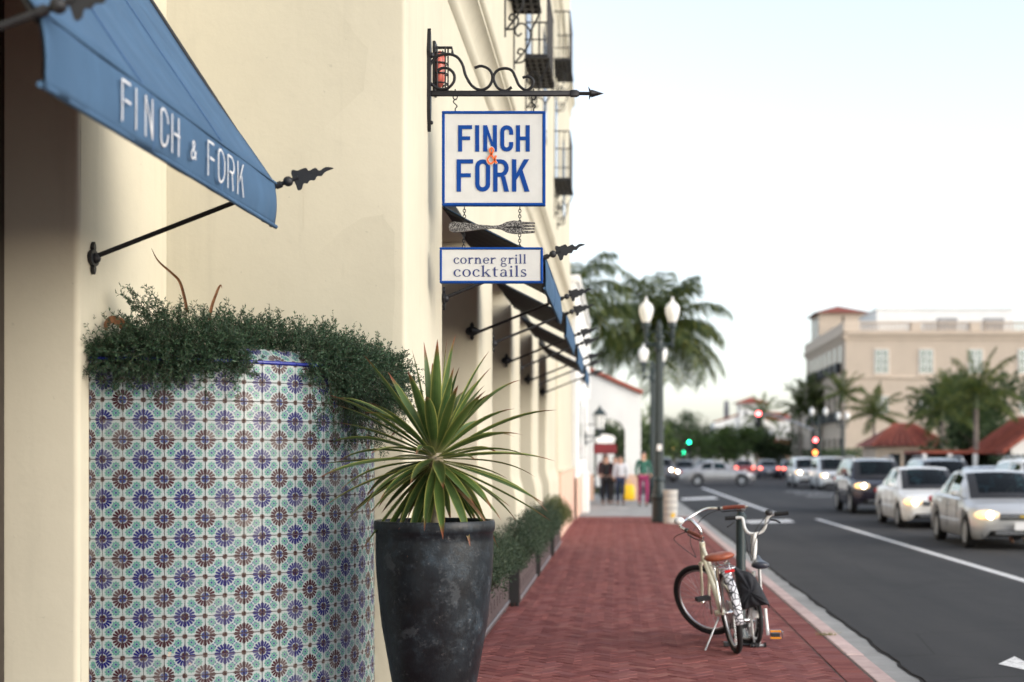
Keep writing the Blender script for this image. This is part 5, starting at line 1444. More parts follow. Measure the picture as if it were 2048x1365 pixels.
# ================================================================== PEOPLE
m_skin = M('skin', (.52, .30, .21), .55, 0, .08, 20)
m_hair = M('dark_hair', (.025, .016, .012), .5, 0, .3, 40)
def skin_obj(name, verts, edges, radii, mat, parent, root=0, sub=1):
    me = bpy.data.meshes.new(name); me.from_pydata([tuple(v) for v in verts], edges, []); me.materials.append(mat)
    o = bpy.data.objects.new(name, me); C.objects.link(o); o.parent = parent
    md = o.modifiers.new('skin', 'SKIN'); md.use_smooth_shade = True
    if not me.skin_vertices: return o
    for i, r in enumerate(radii):
        rr = r if isinstance(r, tuple) else (r, r); me.skin_vertices[0].data[i].radius = rr
    me.skin_vertices[0].data[root].use_root = True
    ms = o.modifiers.new('sub', 'SUBSURF'); ms.levels = sub; ms.render_levels = sub + 1
    return o
def person(label, loc, rot, top, legs, Ht=1.66, long_hair=True, arm=(0, 0), skirt=None, stride=.12, sit=False, hairm=None, plaid=None):
    rt = thing('person', label, 'person', loc, rot); k = Ht / 1.72
    V = lambda x, y, z: Vector((x * k, y * k, z * k))
    # joints: faces -y
    hip, sh_, nk = .92, 1.40, 1.47
    J = dict(pel=V(0, 0, .95), wst=V(0, 0, 1.10), chs=V(0, -.01, 1.28), nkb=V(0, 0, 1.43), nk=V(0, -.012, 1.50), hd=V(0, -.03, 1.60), crown=V(0, -.015, 1.68))
    for s, n in ((-1, 'l'), (1, 'r')):
        st_ = stride * s
        J['hp' + n] = V(s * .09, 0, .90); J['kn' + n] = V(s * .095, -st_ * .9 - .03, .49); J['an' + n] = V(s * .095, -st_ + .04, .09); J['to' + n] = V(s * .1, -st_ - .10, .035)
        if sit: J['kn' + n] = V(s * .14, -.42, .95); J['an' + n] = V(s * .14, -.62, .55); J['to' + n] = V(s * .14, -.75, .52)
        fw_ = arm[0 if s < 0 else 1]
        J['sh' + n] = V(s * .175, 0, 1.39); J['el' + n] = V(s * .225, .03 - fw_ * .12, 1.12); J['wr' + n] = V(s * .215, -.04 - fw_ * .28, .90 + fw_ * .22); J['ha' + n] = V(s * .21, -.05 - fw_ * .33, .84 + fw_ * .24)
    def sk(name, seq, edges, rad, mat, root=0):
        return skin_obj(name, [J[n] for n in seq], [(seq.index(a), seq.index(b)) for a, b in edges], rad, mat, rt, root)
    seq = ['pel', 'wst', 'chs', 'nkb', 'nk', 'hd', 'crown'] + [a + n for n in 'lr' for a in ('hp', 'kn', 'an', 'to', 'sh', 'el', 'wr', 'ha')]
    E = [('pel', 'wst'), ('wst', 'chs'), ('chs', 'nkb'), ('nkb', 'nk'), ('nk', 'hd'), ('hd', 'crown')]
    for n in 'lr': E += [('pel', 'hp' + n), ('hp' + n, 'kn' + n), ('kn' + n, 'an' + n), ('an' + n, 'to' + n), ('nkb', 'sh' + n), ('sh' + n, 'el' + n), ('el' + n, 'wr' + n), ('wr' + n, 'ha' + n)]
    rad = [(.14, .10), (.115, .085), (.13, .095), (.075, .06), .048, (.075, .092), (.045, .055)] + [.085, .052, .036, .03, .052, .04, .028, .03] * 2
    bd = sk('body', seq, E, [tuple(x * k for x in r) if isinstance(r, tuple) else r * k for r in rad], m_skin)
    tops = ['pel', 'wst', 'chs', 'nkb'] + [a + n for n in 'lr' for a in ('sh', 'el', 'wr')]
    Et = [('pel', 'wst'), ('wst', 'chs'), ('chs', 'nkb')] + [x for n in 'lr' for x in (('nkb', 'sh' + n), ('sh' + n, 'el' + n), ('el' + n, 'wr' + n))]
    sk('top', tops, Et, [tuple(x * k for x in r) for r in ((.165, .125), (.14, .11), (.15, .115), (.085, .07))] + [.068 * k, .054 * k, .04 * k] * 2, top)
    if not sit:
        lg = ['pel'] + [a + n for n in 'lr' for a in ('hp', 'kn', 'an')]
        El = [x for n in 'lr' for x in (('pel', 'hp' + n), ('hp' + n, 'kn' + n), ('kn' + n, 'an' + n))]
        sk('trousers', lg, El, [(.155 * k, .115 * k)] + [.1 * k, .068 * k, .052 * k] * 2, legs)
        for n in 'lr':
            a, b = J['an' + n], J['to' + n]; MB().tube([a + Vector((0, .05, -.055)), a * .5 + b * .5 + Vector((0, 0, -.02)), b + Vector((0, 0, -.003))], [.04 * k, .042 * k, .028 * k], 8).build('shoe', m_blackp, rt, 180)
    hm = hairm or m_hair
    hr = MB(); c_ = J['hd'] + Vector((0, .022, .035)) * k
    hr.sph(c_, .105 * k, 14, (.86, .98, .98))
    if long_hair: hr.tube([c_ + Vector((0, .05, 0)), c_ + Vector((0, .075, -.14)), c_ + Vector((0, .07, -.3))], [.09 * k, .095 * k, .045 * k], 10)
    hr.build('hair', hm, rt, 180)
    fc_ = MB(); h0 = J['hd']
    fc_.sph(h0 + Vector((0, -.012, -.01)) * k, .092 * k, 14, (.78, .9, 1.16)); fc_.tube([h0 + Vector((0, -.095, .0)) * k, h0 + Vector((0, -.115, -.03)) * k, h0 + Vector((0, -.095, -.035)) * k], [.008, .014, .008], 6)
    for s in (-1, 1): fc_.sph(h0 + Vector((s * .078, .0, -.01)) * k, .02 * k, 8, (.5, 1, 1.4))
    fc_.build('face', m_skin, rt, 180)
    ey = MB()
    for s in (-1, 1): ey.sph(h0 + Vector((s * .031, -.09, .008)) * k, .0105 * k, 8)
    ey.build('eyes', m_blackp, rt, 180); mt = MB(); mt.sph(h0 + Vector((0, -.088, -.062)) * k, .02 * k, 8, (1.1, .4, .35)); mt.build('mouth', M('lips', (.4, .12, .1), .5), rt, 180)
    fg = MB()
    for n, s in (('l', -1), ('r', 1)):
        w = J['ha' + n]; d = (J['ha' + n] - J['wr' + n]).normalized(); side = Vector((0, 1, 0)); side = (side - d * side.dot(d)).normalized()
        for q_, ln_ in ((-1.5, .07), (-.5, .08), (.5, .076), (1.5, .06)):
            a = w + side * q_ * .017 * k; fg.tube([a, a + d * ln_ * .55 * k, a + (d * ln_ + Vector((-s * .018, 0, 0))) * k], [.0095 * k, .009 * k, .006 * k], 6)
        fg.tube([w - d * .03 * k, w - side * .045 * k + d * .01 * k, w - side * .045 * k + d * .04 * k], [.012 * k, .01 * k, .007 * k], 6)
    fg.build('fingers', m_skin, rt, 180)
    return rt, J
blackc = M('black_cloth_top', (.015, .014, .016), .9, 0, .2); maroon = M('maroon_cloth', (.10, .015, .03), .9, 0, .2); whitec = M('white_blouse', (.55, .56, .60), .9, 0, .08); denim = M('dark_denim', (.022, .035, .075), .9, 0, .25)
t = NT('green_plaid'); vr = t.new('ShaderNodeTexChecker'); vr.inputs['Scale'].default_value = 11; t.l.new(t.obj(), vr.inputs['Vector']); t.set(Base_Color=t.mix(vr.outputs['Fac'], (.012, .07, .05), (.05, .16, .12)), Roughness=.9); plaid = t.mat
pinkt = M('plum_trousers', (.26, .03, .10), .9, 0, .15)
person('person in black top and black trousers, leftmost of the group by the arch', (-.42, 47.6, 0), .1, blackc, blackc, 1.66, True, (.6, .3), stride=.1)
person('person in dark maroon top and black trousers walking in the middle of the group', (-.12, 48.3, 0), -.1, maroon, blackc, 1.62, True, (.9, .8), stride=-.08)
pw, PJ = person('person in white blouse and dark jeans carrying a yellow shopping bag', (.05, 47.4, 0), .05, whitec, denim, 1.64, True, (.2, .0), stride=.12)
person('person in green plaid shirt and plum trousers beside the street lamp', (.79, 46.4, 0), .15, plaid, pinkt, 1.78, False, (.1, .4), stride=.1)
person('person in dark red jacket half hidden behind the group by the arch', (-.5, 50.2, 0), 0, M('wine_jacket', (.13, .02, .025), .9), denim, 1.7, True, (.3, .2), stride=-.1)
yb = thing('shopping_bag', 'bright yellow shopping bag held by the person in white blouse', 'bag', (.05 + .28, 47.32, .16))
m_yel = M('yellow_plastic', (.85, .55, .015), .45, 0, .08)
rings = []
for z, w, d_ in ((0, .15, .07), (.05, .185, .09), (.3, .195, .09), (.46, .17, .06), (.52, .12, .03)):
    rings.append([Vector((w * max(-1, min(1, 1.25 * cos(a * pi / 8))), d_ * max(-1, min(1, 1.25 * sin(a * pi / 8))), z)) for a in range(16)])
MB().loft(rings).build('bag_body', m_yel, yb, 60); MB().tube(catmull([(-.09, 0, .5), (-.06, 0, .62), (-.03, 0, .66), (.03, 0, .64), (.09, 0, .5)], 4), .012, 6).build('handle', m_yel, yb, 60)
# ================================================================== CARS
def paint(name, col, metal=.3, rough=.3):
    return M(name, col, rough, metal, .04, 3, coat=.6)
t = NT('car_glass'); out = t.n['Material Output']
gl = t.new('ShaderNodeBsdfGlossy'); gl.inputs[0].default_value = (.9, .95, .95, 1); gl.inputs['Roughness'].default_value = .03
tp = t.new('ShaderNodeBsdfTransparent'); tp.inputs[0].default_value = (.13, .22, .24, 1)
fr_ = t.new('ShaderNodeFresnel'); fr_.inputs[0].default_value = 1.5
mx = t.new('ShaderNodeMixShader'); t.l.new(t.m('ADD', t.m('MULTIPLY', fr_.outputs[0], .42), .015), mx.inputs[0]); t.l.new(tp.outputs[0], mx.inputs[1]); t.l.new(gl.outputs[0], mx.inputs[2]); t.l.new(mx.outputs[0], out.inputs[0])
m_cglass = t.mat
m_seat = M('dark_car_interior', (.014, .014, .016), .8, 0, .2)
def lampmat(name, col, s): return M(name, col, .3, 0, .02, emit=col, es=s)
m_hl = lampmat('headlight_lit', (1., .86, .62), 9.); m_hw = lampmat('headlight_white', (1., .96, .88), 14.)
m_amb = lampmat('amber_lamp', (1., .5, .14), 1.6); m_tail = lampmat('tail_light', (1., .14, .09), 3.5); m_lens = M('lamp_lens', (.55, .56, .58), .12, .3, .05)
m_lensl = M('lit_lens', (.6, .5, .38), .12, 0, .05, emit=(1., .66, .32), es=.55)
m_plate = M('number_plate', (.7, .7, .7), .5, 0, .05)
def interp(tab, t_):
    for (a, va), (b, vb) in zip(tab, tab[1:]):
        if t_ <= b:
            f = (t_ - a) / (b - a) if b > a else 0; f = max(0, min(1, f)); f = f * f * (3 - 2 * f) * .5 + f * .5
            return va + (vb - va) * f
    return tab[-1][1]
KIND = {
 'sedan': dict(L=4.6, W=.87, wr=.315, fwx=.88, rwx=3.5, deck=[(0, .60), (.05, .66), (.2, .725), (.6, .83), (1.25, .935), (1.6, .96), (3.3, .985), (3.7, .99), (4.2, .965), (4.5, .90), (4.6, .74)], bot=[(0, .32), (.08, .22), (.3, .19), (4.2, .2), (4.5, .26), (4.6, .34)],
    A=(1.15, .915), B=(1.98, 1.40), Cc=(2.6, 1.455), D=(3.1, 1.40), E=(3.92, .985), belt=.955, gw=(.76, .60), a=(.2, .50, .545, .80)),
 'suv': dict(L=4.55, W=.91, wr=.36, fwx=.86, rwx=3.5, deck=[(0, .74), (.05, .84), (.2, .93), (.6, 1.0), (1.15, 1.06), (1.5, 1.1), (4.3, 1.12), (4.5, 1.05), (4.55, .8)], bot=[(0, .42), (.08, .3), (.3, .27), (4.2, .28), (4.45, .34), (4.55, .44)],
    A=(1.05, 1.05), B=(1.75, 1.58), Cc=(2.5, 1.68), D=(4.0, 1.60), E=(4.5, 1.10), belt=1.10, gw=(.80, .66), a=(.16, .44, .475, .88)),
 'van': dict(L=4.7, W=.92, wr=.33, fwx=.85, rwx=3.7, deck=[(0, .66), (.05, .76), (.2, .84), (.5, .93), (.95, 1.02), (1.3, 1.05), (4.4, 1.08), (4.6, 1.0), (4.7, .75)], bot=[(0, .34), (.08, .24), (.3, .2), (4.3, .22), (4.6, .3), (4.7, .4)],
    A=(.8, 1.0), B=(1.75, 1.62), Cc=(2.6, 1.72), D=(4.25, 1.66), E=(4.62, 1.08), belt=1.06, gw=(.81, .69), a=(.2, .45, .48, .9)),
}
me_wheel = {}
def car_wheel(r):
    if r in me_wheel: return me_wheel[r]
    Ry = Matrix.Rotation(pi / 2, 4, 'Y')
    ty = MB().lathe([(r * .66, -.09), (r * .9, -.1), (r * .985, -.085), (r, -.05), (r, .05), (r * .985, .085), (r * .9, .1), (r * .66, .09)], 32, Ry, cap=False).mesh('tyre', m_rubber, 40)
    rm = MB(); rm.lathe([(r * .67, -.085), (r * .67, .09), (r * .62, .085), (r * .6, .03), (r * .6, -.08)], 32, Ry, cap=False)
    for k in range(7):
        X = Matrix.Rotation(2 * pi * k / 7, 4, 'X'); rm.box(.045, .075, -.032, .032, .04, r * .63, X)
    rm.lathe([(.075, .03), (.07, .08), (.03, .088), (.001, .09)], 16, Ry)
    rm.lathe([(.001, .02), (r * .6, .02)], 24, Ry)
    me_wheel[r] = (ty, rm.mesh('rim', m_alloy, 40)); return me_wheel[r]
m_alloy = M('alloy_rim', (.42, .43, .44), .4, .2, .1)
def car(label, kind, pm, x, y, rot=0., head=m_hl, tail=False, rack=False, detail=True, driver=False, cat='car', low=None):
    """x,y: middle of the front bumper; local y runs from the nose (0) to the tail, nose towards -y"""
    K = KIND[kind]; L_, W, wr = K['L'], K['W'], K['wr']
    rt = thing('car' if kind == 'sedan' else kind, label, cat, (x, y, RZ), rot, 'cars on the street')
    # lower body -------------------------------------------------------
    ys = [0, .015, .05, .11, .2] + [.2 + k * .085 for k in range(1, int((L_ - .45) / .085))]
    ys = [q for q in ys if q < L_ - .22] + [L_ - .2, L_ - .1, L_ - .04, L_]
    mb = MB(); secs = []
    cab0, cab1 = K['A'][0] + .12, K['E'][0] - .1
    for q in ys:
        e = min(q, L_ - q)
        w = W * (1 - .24 * max(0, 1 - e / .75) ** 2.4 - (.045 if e < .012 else .016 if e < .04 else 0))
        dk = interp(K['deck'], q); bt = interp(K['bot'], q)
        for c_ in (K['fwx'], K['rwx']):
            dd = wr * 1.14; 
            if abs(q - c_) < dd: bt = max(bt, wr + sqrt(dd * dd - (q - c_) ** 2) - .005)
        sh = dk - .06; mid = bt + (sh - bt) * .45
        tum = .03 if .3 < q < L_ - .3 else .02
        pr = [(w - .05, bt), (w - .008, min(bt + .05, sh - .04)), (w + .012, mid), (w + .004, (mid + sh) / 2), (w - .022, sh), (w - .065, dk - .018), (w - .13, dk), (w * .5, dk + .02), (0, dk + .028)]
        if e < .012: pr = [(a, b + (.04 if i < 2 else 0) - (.03 if i > 4 else 0)) for i, (a, b) in enumerate(pr)]
        secs.append((q, pr))
    n = len(secs[0][1]); full = 2 * n - 1; vs = []
    for q, pr in secs:
        bow = .16 * max(0, 1 - q / .5) ** 1.5; bow2 = .10 * max(0, 1 - (L_ - q) / .4) ** 1.5
        row = [(-a, b) for a, b in pr] + [(a, b) for a, b in reversed(pr[:-1])]
        for a, b in row:
            vs.append((a, q + bow * (abs(a) / W) ** 2 * 1.2 - bow2 * (abs(a) / W) ** 2, b))
    fs = []
    for i in range(len(secs) - 1):
        for k in range(full - 1):
            if cab0 < (secs[i][0] + secs[i + 1][0]) / 2 < cab1 and 6 <= k <= full - 8: continue
            fs.append((i * full + k, i * full + k + 1, (i + 1) * full + k + 1, (i + 1) * full + k))
    fs.append(tuple(range(full - 1, -1, -1))); fs.append(tuple((len(secs) - 1) * full + k for k in range(full)))
    mb.add(vs, fs); body = mb.build('body', pm, rt, 38, fix=True)
    # greenhouse -------------------------------------------------------
    A, B, Cc, D, E, belt = K['A'], K['B'], K['Cc'], K['D'], K['E'], K['belt']; a1, a2, a3, a4 = K['a']
    gw0, gw1 = K['gw']
    def Rr(u):
        if u <= a1: f = u / a1; yy = A[0] + (B[0] - A[0]) * f; zz = A[1] + (B[1] - A[1]) * f + .035 * sin(pi * f); w = gw0 - .06 + (gw1 - gw0 + .06) * f
        elif u <= a4:
            f = (u - a1) / (a4 - a1); yy = B[0] + (D[0] - B[0]) * f; zz = B[1] + (D[1] - B[1]) * f + (Cc[1] - (B[1] + D[1]) / 2) * 4 * f * (1 - f) * .95; w = gw1
        else: f = (u - a4) / (1 - a4); yy = D[0] + (E[0] - D[0]) * f; zz = D[1] + (E[1] - D[1]) * f + .03 * sin(pi * f); w = gw1 + (gw0 - .08 - gw1) * f
        return w, yy, zz
    S0, S1 = A[0] + .06, E[0] - .05
    def Sd(u):
        yy = S0 + (S1 - S0) * u; return gw0 + .035, yy, belt - .012
    us = [0, a1 * .5, a1, a1 + (a2 - a1) * .5, a2, a3, a3 + (a4 - a3) * .5, a4, a4 + (1 - a4) * .5, 1]
    vsv = [0, .1, .5, .86, 1]
    win_cols = {(2, 3), (3, 4), (5, 6), (6, 7)}
    for s in (-1, 1):
        pil = MB(); gm_ = {}
        def P(u, v):
            a, b = Sd(u), Rr(u); bul = .03 * sin(pi * v) if 0 < u < 1 else 0
            return Vector((s * (a[0] + (b[0] - a[0]) * v + bul), a[1] + (b[1] - a[1]) * v, a[2] + (b[2] - a[2]) * v))
        for i in range(len(us) - 1):
            for j in range(len(vsv) - 1):
                q4 = [P(us[i], vsv[j]), P(us[i + 1], vsv[j]), P(us[i + 1], vsv[j + 1]), P(us[i], vsv[j + 1])]
                if (i, i + 1) in win_cols and j in (1, 2):
                    g_ = gm_.setdefault(0 if i < 4 else 1, MB()); g_.add(q4, [(0, 1, 2, 3)])
                else: pil.add(q4, [(0, 1, 2, 3)])
        po_ = pil.build('pillars', pm, rt, 60)
        for g_ in gm_.values(): g_.build('side_window', m_cglass, rt, 180)
    def strip(ua, ub, nu, frame, name_glass):
        rows = []
        for i in range(nu + 1):
            u = ua + (ub - ua) * i / nu; w, yy, zz = Rr(u); row = []
            bowf = (-.10 if name_glass == 'windshield' else .08 if name_glass == 'rear_window' else 0)
            for k in range(9):
                f = -1 + 2 * k / 8; row.append(Vector((f * w, yy + bowf * (1 - f * f), zz + .03 * (1 - f * f))))
            rows.append(row)
        g_ = MB(); p_ = MB()
        for i in range(nu):
            for k in range(8):
                q4 = [rows[i][k], rows[i][k + 1], rows[i + 1][k + 1], rows[i + 1][k]]
                glass = name_glass != 'roof' and 0 < i + (0 if nu < 6 else 0) < nu - 0 and 0 < k < 7 or (name_glass != 'roof' and 0 <= k <= 7 and frame == 0)
                (g_ if glass else p_).add(q4, [(0, 1, 2, 3)])
        if name_glass == 'roof': p_.build('roof', pm, rt, 180)
        else:
            g_.build(name_glass, m_cglass, rt, 180)
            if p_.f: p_.build(name_glass + '_frame', m_blackp, rt, 180)
    strip(0, a1, 6, 1, 'windshield'); strip(a1, a4, 8, 1, 'roof'); strip(a4, 1, 6, 1, 'rear_window')
    # interior ---------------------------------------------------------
    it = MB(); it.box(-W + .12, W - .12, A[0] + .3, E[0] - .15, belt - .45, belt - .25); it.cbox(-W + .14, W - .14, A[0] + .16, A[0] + .42, belt - .3, belt - .06, .03)
    for s in (-.38, .38):
        for yy in (B[0] + .28, B[0] + 1.15):
            it.cbox(s - .25, s + .25, yy, yy + .16, belt - .3, belt + .16, .05); it.cbox(s - .12, s + .12, yy + .04, yy + .12, belt + .16, belt + .34, .03)
    it.build('interior', m_seat, rt)
    MB().box(-W + .16, W - .16, .18, L_ - .2, .24 if kind != 'suv' else .3, belt - .5).build('underbody', m_dark, rt)
    # wheels -----------------------------------------------------------
    ty, rm = car_wheel(wr)
    for yy in (K['fwx'], K['rwx']):
        for s in (-1, 1):
            w_ = put('wheel', ty, rt, (s * (W - .085), yy, wr), (0, 0, 0 if s > 0 else pi)); put('rim', rm, w_)
    # lamps, grille, plates, mirrors ------------------------------------
    hz = interp(K['deck'], .2) - .075
    for s in (-1, 1):
        hx = s * (W - .24)
        rotm = Matrix.Rotation(s * radians(24), 4, 'Z')
        h_ = MB().sph((hx, .145, hz), 1, 16, (.245, .095, .092), rotm).build('headlight', m_lensl if head is not None else m_lens, rt, 180)
        if head is not None:
            MB().sph((hx - s * .05, .055, hz), .07, 14, (1, .8, 1)).build('lamp', head, h_, 180); MB().sph((hx + s * .11, .115, hz + .005), .062, 12, (1.3, .8, .9), rotm).build('indicator', m_amb, h_, 180)
        MB().sph((s * (W - .16), L_ - .11, interp(K['deck'], L_ - .3) - .12), 1, 12, (.14, .085, .085)).build('tail_light', m_tail if tail else m_redr, rt, 180)
        if detail:
            mr = MB(); mr.cbox(s * (W + .03) - .075, s * (W + .03) + .075, A[0] + .36, A[0] + .47, belt + .005, belt + .125, .03); mr.tube([(s * (W - .08), A[0] + .4, belt), (s * (W + .02), A[0] + .42, belt + .03)], .025, 6); mr.build('mirror', pm, rt)
            for yy in (A[0] + 1.12, A[0] + 2.0 if kind == 'sedan' else A[0] + 2.1):
                MB().cbox(s * (W + .012) - .012, s * (W + .012) + .014, yy - .1, yy + .08, belt - .17, belt - .14, .006).build('door_handle', pm, rt)
            for yy in (A[0] + .38, A[0] + 1.28, A[0] + 2.15):
                MB().tube([(s * (W + .006), yy, .34 if kind != 'suv' else .42), (s * (W + .0135), yy + .01, .6), (s * (W + .0), yy + .03, belt - .1), (s * (W - .022), yy + .04, belt - .06)], .0045, 5).build('door_gap', m_dark, rt)
            MB().cbox(s * (W + .008) - .012, s * (W + .008) + .014, K['fwx'] + wr * 1.25, K['rwx'] - wr * 1.25, .47 if kind != 'suv' else .58, .51 if kind != 'suv' else .63, .01).build('side_moulding', low or pm, rt)
    gz = hz - .03
    gr = MB(); gr.cbox(-.42, .42, .0, .06, gz - .06, gz + .05, .015); gr.build('grille', m_blackp, rt)
    MB().cbox(-.43, .43, -.012, .0, gz - .012, gz + .012, .003).build('grille_bar', m_chrome if low is None else m_blackp, rt)
    bz = interp(K['bot'], .2)
    lw = MB(); lw.cbox(-.52, .52, -.006, .08, bz + .08, bz + .17, .02); lw.build('air_intake', m_blackp, rt)
    if detail:
        for z in (bz + .10, bz + .14): MB().cbox(-.5, .5, -.014, -.007, z, z + .012, .002).build('intake_slat', m_steel, rt)
        MB().cbox(-.155, .155, -.022, -.007, bz + .17, bz + .31, .004).build('number_plate', m_plate, rt)
    MB().cbox(-.155, .155, L_ - .0, L_ + .014, bz + .3, bz + .43, .004).build('number_plate', m_plate, rt)
    if rack:
        for s in (-1, 1):
            z0 = Cc[1]; rk = MB(); rk.tube(catmull([(s * (gw1 - .05), B[0] + .2, B[1] + .03), (s * (gw1 - .05), B[0] + .35, z0 + .05), (s * (gw1 - .05), D[0] - .4, z0 + .04), (s * (gw1 - .05), D[0] - .15, D[1] + .02)], 5), .02, 6); rk.build('roof_rail', m_steel, rt, 60)
    if driver:
        X0 = .36
        pr_, _ = person('driver in dark clothes behind the wheel of the near silver sedan', (x + X0, y + B[0] + .22, RZ - .42), 0, blackc, blackc, 1.62, True, (.8, .8), sit=True)
        MB().tube([(X0 + .18 * cos(a * pi / 8), B[0] - .22 + .04 * sin(a * pi / 8), belt + .0 + .17 * sin(a * pi / 8)) for a in range(16)], .014, 6, closed=True).build('steering_wheel', m_blackp, rt, 180)
    return rt
silver = paint('silver_paint', (.58, .58, .58), .45, .3); whitec_ = paint('white_car_paint', (.82, .82, .81), 0, .3); darkc = paint('dark_plum_paint', (.035, .03, .045), .4, .25); navy = paint('navy_paint', (.03, .035, .07), .4, .25)
gold = paint('pale_silver_paint', (.42, .41, .41), .5, .3); redp = paint('dark_red_paint_car', (.22, .012, .012), .2, .3); greyp = paint('grey_car_paint', (.16, .17, .2), .5, .3); bluew = paint('pale_blue_silver', (.34, .38, .44), .5, .3)
near = car('silver sedan with lit headlights and a driver, nearest car at right', 'sedan', silver, 7.44, 26.2, radians(-1), m_hl, driver=True)
# three-bar emblem and plate characters on the nearest car
MB().prism([(-.06, -.012), (-.035, -.012), (-.03, -.03), (.03, -.03), (.035, -.012), (.06, -.012), (.06, .012), (.035, .012), (.03, .03), (-.03, .03), (-.035, .012), (-.06, .012)], lambda u, v, w: Vector((u * 1.2, -.014 - w, .625 + v * .7)), .008).build('emblem', M('gold_emblem', (.6, .42, .1), .3, .8), near, fix=True)
car('white sedan with lit amber-edged headlights behind the nearest silver one', 'sedan', whitec_, 7.66, 33.9, radians(-1), m_hl)
car('dark plum SUV with bright headlight third in the queue', 'suv', darkc, 7.95, 42.5, 0, m_hl, rack=True, low=m_blackp, cat='SUV')
car('white station wagon with headlights on, fourth in the queue', 'van', whitec_, 11.3, 73.5, 0, m_hw, detail=False)
car('white boxy car with bright headlight, farthest of the near queue', 'suv', whitec_, 10.75, 79.5, 0, m_hw, detail=False)
car('tall navy SUV in the far lane behind the dark SUV', 'suv', navy, 10.3, 43.2, 0, None, rack=True, cat='SUV')
car('pale blue-silver sedan roof showing behind the white sedan', 'sedan', bluew, 10.2, 36.6, 0, None)
car('white SUV with roof rails cut off by the right edge', 'suv', whitec_, 10.7, 33.6, 0, None, rack=True, cat='SUV')
car('silver sedan turning across the junction, seen from its side', 'sedan', gold, 8.2, 85.3, radians(88), None)
car('grey sedan driving away with its brake lights on', 'sedan', greyp, 11.8, 116, pi, None, True, detail=False)
car('dark red car with tail lights just left of the grey sedan', 'sedan', redp, 10.4, 122, pi, None, True, detail=False)
car('black sedan with tail lights just right of the grey sedan', 'sedan', navy, 13.4, 114, pi, None, True, detail=False)
car('dark sedan with white headlights beyond the street lamps', 'sedan', greyp, 4.9, 104, 0, m_hw, detail=False)
car('navy sedan with headlights on, far down the left lane', 'sedan', navy, 3.6, 122, 0, m_hw, detail=False)
car('silver car with headlights on behind the turning sedan', 'sedan', silver, 6.9, 112, 0, m_hw, detail=False)
car('dark SUV with headlights on, partly behind the lamp posts', 'suv', greyp, 2.9, 96, 0, m_hw, detail=False, cat='SUV')

# ================================================================== PALMS AND TREES
m_palm = leafmat('palm_leaves', (.03, .055, .016), (.095, .135, .03), (.23, .24, .05), .75, .45)
m_palm2 = leafmat('dark_palm_leaves', (.02, .042, .012), (.07, .105, .024), (.22, .22, .045), .65, .4)
m_palmt = M('palm_trunk', (.24, .20, .17), .9, 0, .25, 3, .5, 30)
m_tree = leafmat('tree_leaves', (.026, .052, .02), (.065, .105, .036), (.12, .165, .06), .6, .3)
m_tree2 = leafmat('light_tree_leaves', (.05, .09, .024), (.12, .18, .045), (.19, .25, .075), .6, .35)
m_bark = M('tree_bark', (.10, .075, .055), .9, 0, .3, 6, .5, 30)
def frond(mb, rg, az, el, L_, leaf_l, n=46, sag=1.2):
    P = []; d = Vector((cos(az) * cos(el), sin(az) * cos(el), sin(el))); p = Vector((0, 0, 0)); m = 16
    for i in range(m + 1):
        P.append(p.copy()); d = (d + Vector((0, 0, -sag / m * (.4 + 1.2 * i / m)))).normalized(); p = p + d * L_ / m
    mb.tube(P, [.035 * (1 - .85 * i / m) * L_ / 2.5 for i in range(m + 1)], 4, cap=False)
    for i in range(n):
        f = .12 + .88 * i / n; k = min(m - 1, int(f * m)); q = P[k].lerp(P[k + 1], f * m - k); d = (P[k + 1] - P[k]).normalized()
        s = d.cross(Vector((0, 0, 1))); s = s.normalized() if s.length > .05 else Vector((1, 0, 0))
        ll = leaf_l * (.55 + .6 * sin(pi * min(1, f * 1.02))) * rg.uniform(.8, 1.15)
        for sd in (-1, 1):
            dv = (s * sd * .9 + d * .7 + Vector((0, 0, rg.uniform(-.5, .1)))).normalized(); w = .024 * L_ / 2.5
            mid = q + dv * ll * .55; end = q + dv * ll * .9 + Vector((0, 0, -ll * rg.uniform(.25, .55)))
            t_ = d * w
            mb.add([q - t_ * .5, q + t_ * .5, mid + t_, mid - t_, end], [(0, 1, 2, 3), (3, 2, 4)])
def palm(label, x, y, H, Rr_, nf=24, seed=1, tr=.16, lean=0., leaf_l=.5, sag=1.2, group='palms along the street', mat=None):
    rg = random.Random(seed); rt = thing('palm_tree', label, 'palm tree', (x, y, 0 if x < 2.4 or x > 16.5 else RZ), group=group)
    P = [(lean * (f * f), 0, H * f) for f in [k / 12 for k in range(13)]]
    MB().tube(P, [tr * (1.25 - .35 * min(1, f * 3) - .12 * f) * (1 + .05 * (k % 2)) for k, f in enumerate([k / 12 for k in range(13)])], 10).build('trunk', m_palmt, rt, 60)
    MB().tube([(lean, 0, H - .1), (lean, 0, H + .25 * Rr_), (lean, 0, H + .42 * Rr_)], [tr * .8, tr * .75, tr * .3], 10).build('crown_shaft', M('green_crown_shaft', (.10, .14, .05), .5) if 'gcs' not in globals() else gcs, rt, 60)
    fr = MB()
    for k in range(nf):
        f = k / nf; el = radians(82 - 95 * f + rg.uniform(-10, 10)); tmp = MB(); frond(tmp, rg, k * 2.4 + rg.uniform(-.2, .2), el, Rr_ * rg.uniform(1.05, 1.35), leaf_l * Rr_ * .42, sag=sag)
        fr.add([Vector(v) + Vector((lean, 0, H + .2 * Rr_)) for v in tmp.v], tmp.f)
    fr.build('crown', mat or m_palm, rt)
    return rt
palm('large feathery palm behind the twin globe street lamps', 1.7, 60.2, 6.2, 2.75, 46, 3, .2, -.1, .85, 1.95, mat=m_palm2)
